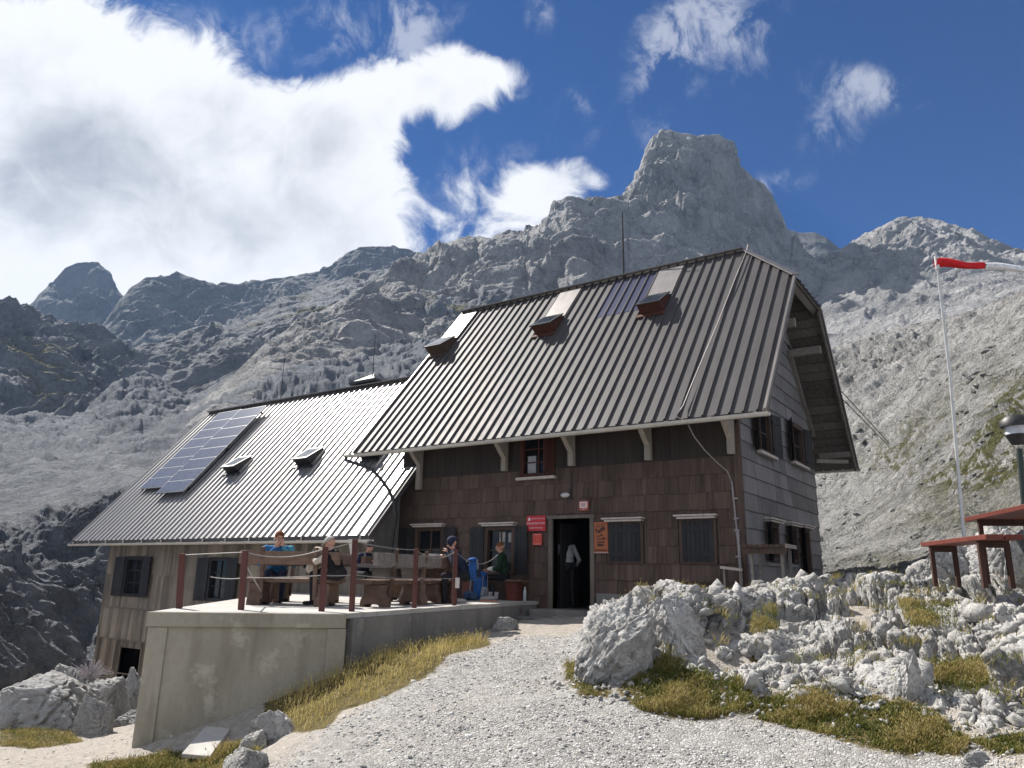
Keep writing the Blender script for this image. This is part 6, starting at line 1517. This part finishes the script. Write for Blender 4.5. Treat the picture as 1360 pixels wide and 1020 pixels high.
slope_ob = mountain('hillside', slope, 960, 1700, 1.15, (150, 150, 110, 90), m_slope, 'broken pale limestone slope with turf between the rocks right of the hut', 9, .15, 9, 53, (1, 1, 1), (.1, .2, .3), vor=1.3, ridge_amp=.6, graz=.28, strata=.5, gully=.1,
         turf=((1290, 590, 95, 50, 1.4), (1230, 620, 70, 30, 1.), (1345, 560, 50, 60, 1.2), (1270, 690, 120, 30, .5), (1180, 760, 60, 20, .7)))

co = np.zeros(len(slope_ob.data.vertices)*3, np.float32); slope_ob.data.vertices.foreach_get('co', co); co = co.reshape(-1, 3).astype(float)
dd_ = np.hypot(*(co-CAM)[:, :2].T); r_ = np.random.default_rng(77); pk_ = r_.choice(np.where((dd_ > 19) & (dd_ < 120))[0], 8000, replace=False); P3 = co[pk_]; kn = fbm(P3*.09, 4, 66); P3 = P3[r_.random(len(P3)) < np.clip(.35+1.3*kn, .05, 1)]
S3 = (.07+.34*r_.random(len(P3))**4)*np.clip(np.hypot(*(P3-CAM)[:, :2].T)/55, .45, 1.6)
stones('scree', P3+np.c_[np.zeros((len(P3), 2)), -S3*.15], S3, m_slope, 8, 2, .8, 'scree and broken blocks strewn over the slope right of the hut', 'scree', tilt=True)

# ================================================================== sky, clouds, sun, haze
SUN = np.array((-.67, .125, .725)); SUN /= np.linalg.norm(SUN)
w = bpy.data.worlds.new('World'); scene.world = w; w.use_nodes = True; nt = w.node_tree; nt.nodes.clear()
N = lambda t, **k: (lambda q: ([setattr(q, a, b) for a, b in k.items()], q)[1])(nt.nodes.new('ShaderNode'+t))
L = lambda a, b: nt.links.new(a, b)
def Mt(op, a, b=None, c=None, clamp=False):
    q = N('Math', operation=op, use_clamp=clamp)
    for i, v in enumerate((a, b, c)):
        if v is None: continue
        if isinstance(v, (int, float)): q.inputs[i].default_value = v
        else: L(v, q.inputs[i])
    return q.outputs[0]
def Vm(op, a, b=None):
    q = N('VectorMath', operation=op)
    for i, v in enumerate((a, b)):
        if v is None: continue
        if hasattr(v, '__len__'): q.inputs[i].default_value = v
        else: L(v, q.inputs[i])
    return q
out = N('OutputWorld'); bg = N('Background'); L(bg.outputs[0], out.inputs[0]); bg.inputs[1].default_value = SKY_STRENGTH
sky = N('TexSky', sky_type='NISHITA', sun_disc=False); sky.sun_elevation = math.asin(SUN[2]); sky.sun_rotation = math.atan2(SUN[0], SUN[1]); sky.altitude = 2050; sky.air_density = 1.; sky.dust_density = .4; sky.ozone_density = 2.5
dirn = N('TexCoord').outputs['Generated']
up_, ri_, fo_ = (Vm('DOT_PRODUCT', dirn, tuple(map(float, v))).outputs['Value'] for v in (UP, RT, FW))
fc = Mt('MAXIMUM', fo_, .08); cu = N('CombineXYZ'); L(Mt('DIVIDE', ri_, fc), cu.inputs[0]); L(Mt('DIVIDE', up_, fc), cu.inputs[1]); uv = cu.outputs[0]
WISPS = [(770, 145, 26, 40, .75), (650, 205, 50, 25, .6), (870, 110, 34, 80, .8), (890, 60, 22, 40, .6), (985, 45, 70, 55, .85), (945, 25, 30, 30, .6), (1165, 122, 60, 24, .75), (1130, 105, 30, 20, .6), (1102, 180, 34, 34, .75), (545, 45, 26, 60, .8), (460, 40, 70, 45, .8), (270, 55, 80, 45, .8), (1030, 245, 34, 16, .8), (610, 260, 50, 36, .6), (720, 20, 18, 34, .7), (600, 20, 60, 20, .5), (1200, 130, 30, 16, .5)]
blobs = [(110, 120, 170, 130, 1.0), (260, 240, 210, 120, 1.0), (420, 165, 130, 70, .85), (560, 108, 110, 42, .75), (640, 95, 45, 22, .5), (300, 340, 260, 60, .7), (40, 270, 110, 110, .8), (440, 290, 100, 90, .65), (-150, 200, 200, 260, .9),
         (690, 275, 75, 45, .62), (745, 240, 60, 35, .5),
         (395, 95, 85, 42, -.55), (5, 165, 34, 40, -.60), (215, 285, 55, 22, -.34), (545, 200, 60, 45, -.4)]
acc = None
for x, y, sx, sy, wt in blobs:
    c = ((x-680)/F, -(y-510)/F, 0); d = Vm('MULTIPLY', Vm('SUBTRACT', uv, c).outputs[0], (F/sx, F/sy, 0)).outputs[0]
    gsn = Mt('MULTIPLY', Mt('EXPONENT', Mt('MULTIPLY', Vm('DOT_PRODUCT', d, d).outputs['Value'], -.75)), wt)
    acc = gsn if acc is None else Mt('ADD', acc, gsn)
nz = N('TexNoise'); nz.inputs['Scale'].default_value = 4.2; nz.inputs['Detail'].default_value = 12; nz.inputs['Roughness'].default_value = .60; nz.inputs['Distortion'].default_value = .55; L(uv, nz.inputs['Vector'])
nz2 = N('TexNoise'); nz2.inputs['Scale'].default_value = 11; nz2.inputs['Detail'].default_value = 9; nz2.inputs['Roughness'].default_value = .62; nz2.inputs['Distortion'].default_value = 1.1; L(uv, nz2.inputs['Vector'])
# bright scattered cloud added outside the view as neutral fill light
nzb = N('TexNoise'); nzb.inputs['Scale'].default_value = 2.2; nzb.inputs['Detail'].default_value = 8; L(dirn, nzb.inputs['Vector'])
back_ = N('MapRange', interpolation_type='SMOOTHSTEP'); back_.inputs[1].default_value = .62; back_.inputs[2].default_value = .30; back_.inputs[3].default_value = 0; back_.inputs[4].default_value = 1; L(fo_, back_.inputs[0])
acc = Mt('ADD', Mt('MULTIPLY', acc, Mt('GREATER_THAN', fo_, .08)), Mt('MULTIPLY', back_.outputs[0], Mt('MULTIPLY', nzb.outputs['Fac'], 1.15)))
nzamp = Mt('MINIMUM', Mt('ADD', Mt('MULTIPLY', Mt('ABSOLUTE', acc), 1.6), .28), 1.)
den = Mt('ADD', acc, Mt('MULTIPLY', nzamp, Mt('ADD', Mt('MULTIPLY', Mt('SUBTRACT', nz.outputs['Fac'], .5), 1.7), Mt('MULTIPLY', Mt('SUBTRACT', nz2.outputs['Fac'], .5), 1.25))))
cov = N('MapRange', interpolation_type='SMOOTHSTEP'); cov.inputs[1].default_value = .36; cov.inputs[2].default_value = .78; L(den, cov.inputs[0])
accw = None
for x, y, sx, sy, wt in WISPS:
    c = ((x-680)/F, -(y-510)/F, 0); d = Vm('MULTIPLY', Vm('SUBTRACT', uv, c).outputs[0], (F/sx, F/sy, 0)).outputs[0]
    gsn = Mt('MULTIPLY', Mt('EXPONENT', Mt('MULTIPLY', Vm('DOT_PRODUCT', d, d).outputs['Value'], -.6)), wt)
    accw = gsn if accw is None else Mt('ADD', accw, gsn)
mpw = N('Mapping'); mpw.inputs['Scale'].default_value = (1.15, .9, 1); mpw.inputs['Rotation'].default_value = (0, 0, .6); L(uv, mpw.inputs['Vector'])
nzw = N('TexNoise'); nzw.inputs['Scale'].default_value = 13; nzw.inputs['Detail'].default_value = 10; nzw.inputs['Roughness'].default_value = .66; nzw.inputs['Distortion'].default_value = .45; L(mpw.outputs[0], nzw.inputs['Vector'])
cw = N('MapRange', interpolation_type='SMOOTHSTEP'); cw.inputs[1].default_value = .16; cw.inputs[2].default_value = 1.05; cw.inputs[4].default_value = .42
L(Mt('MULTIPLY', Mt('MULTIPLY', accw, Mt('GREATER_THAN', fo_, .08)), Mt('MULTIPLY_ADD', nzw.outputs['Fac'], 4.2, -1.55)), cw.inputs[0])
# thick parts are greyer: the light comes through from behind
nz3 = N('TexNoise'); nz3.inputs['Scale'].default_value = 5.5; nz3.inputs['Detail'].default_value = 9; L(Vm('ADD', uv, (.06, -.08, .3)).outputs[0], nz3.inputs['Vector'])
thick = N('MapRange', interpolation_type='SMOOTHSTEP'); thick.inputs[1].default_value = .80; thick.inputs[2].default_value = 2.9; L(Mt('ADD', acc, Mt('ADD', Mt('MULTIPLY', Mt('SUBTRACT', nz3.outputs['Fac'], .5), 4.2), Mt('MULTIPLY', Mt('SUBTRACT', nz2.outputs['Fac'], .5), 1.6))), thick.inputs[0])
def Mx(f, a, b, mode='MIX'):
    q = N('Mix', data_type='RGBA', blend_type=mode)
    for i, v in ((0, f), (6, a), (7, b)):
        if isinstance(v, (int, float)): q.inputs[i].default_value = v
        elif isinstance(v, tuple): q.inputs[i].default_value = (*v, 1)
        else: L(v, q.inputs[i])
    return q.outputs[2]
k = 1/SKY_STRENGTH
cc = Mx(thick.outputs[0], (.56*k, .565*k, .575*k), (.24*k, .255*k, .285*k))
skyc = Mx(1., sky.outputs[0], SKY_TINT, 'MULTIPLY')
L(Mx(Mt('MAXIMUM', Mt('MULTIPLY', cov.outputs[0], .97), cw.outputs[0]), skyc, cc), bg.inputs[0])
sl = bpy.data.lights.new('sun', 'SUN'); sl.energy = SUN_STRENGTH; sl.angle = math.radians(.53); sl.color = (1., .945, .87)
so = bpy.data.objects.new('sun', sl); COL.objects.link(so); so.rotation_euler = Vector(-SUN).to_track_quat('-Z', 'Y').to_euler(); so.location = (-40, 15, 60)
if HAZE > 0:
    mb = MB(); mb.box((-1700, -60, -30), (900, 1500, 520)); m = bpy.data.materials.new('air'); m.use_nodes = True; t = m.node_tree; t.nodes.clear()
    o_ = t.nodes.new('ShaderNodeOutputMaterial'); v = t.nodes.new('ShaderNodeVolumePrincipled'); v.inputs['Color'].default_value = (.42, .64, 1, 1); v.inputs['Density'].default_value = HAZE; v.inputs['Anisotropy'].default_value = .1
    t.links.new(v.outputs[0], o_.inputs['Volume']); h = mb.build('haze', m); tagit(h, 'thin blue mountain haze filling the air', 'haze', kind='stuff')
scene.view_settings.view_transform = 'Standard'; scene.view_settings.look = 'None'; scene.view_settings.exposure = EXPOSURE; scene.view_settings.gamma = 1
scene.cycles.max_bounces = 6; scene.cycles.diffuse_bounces = 3; scene.cycles.glossy_bounces = 3; scene.cycles.volume_bounces = 0
scene.cycles.use_denoising = True; scene.cycles.use_adaptive_sampling = True; scene.cycles.adaptive_threshold = .02
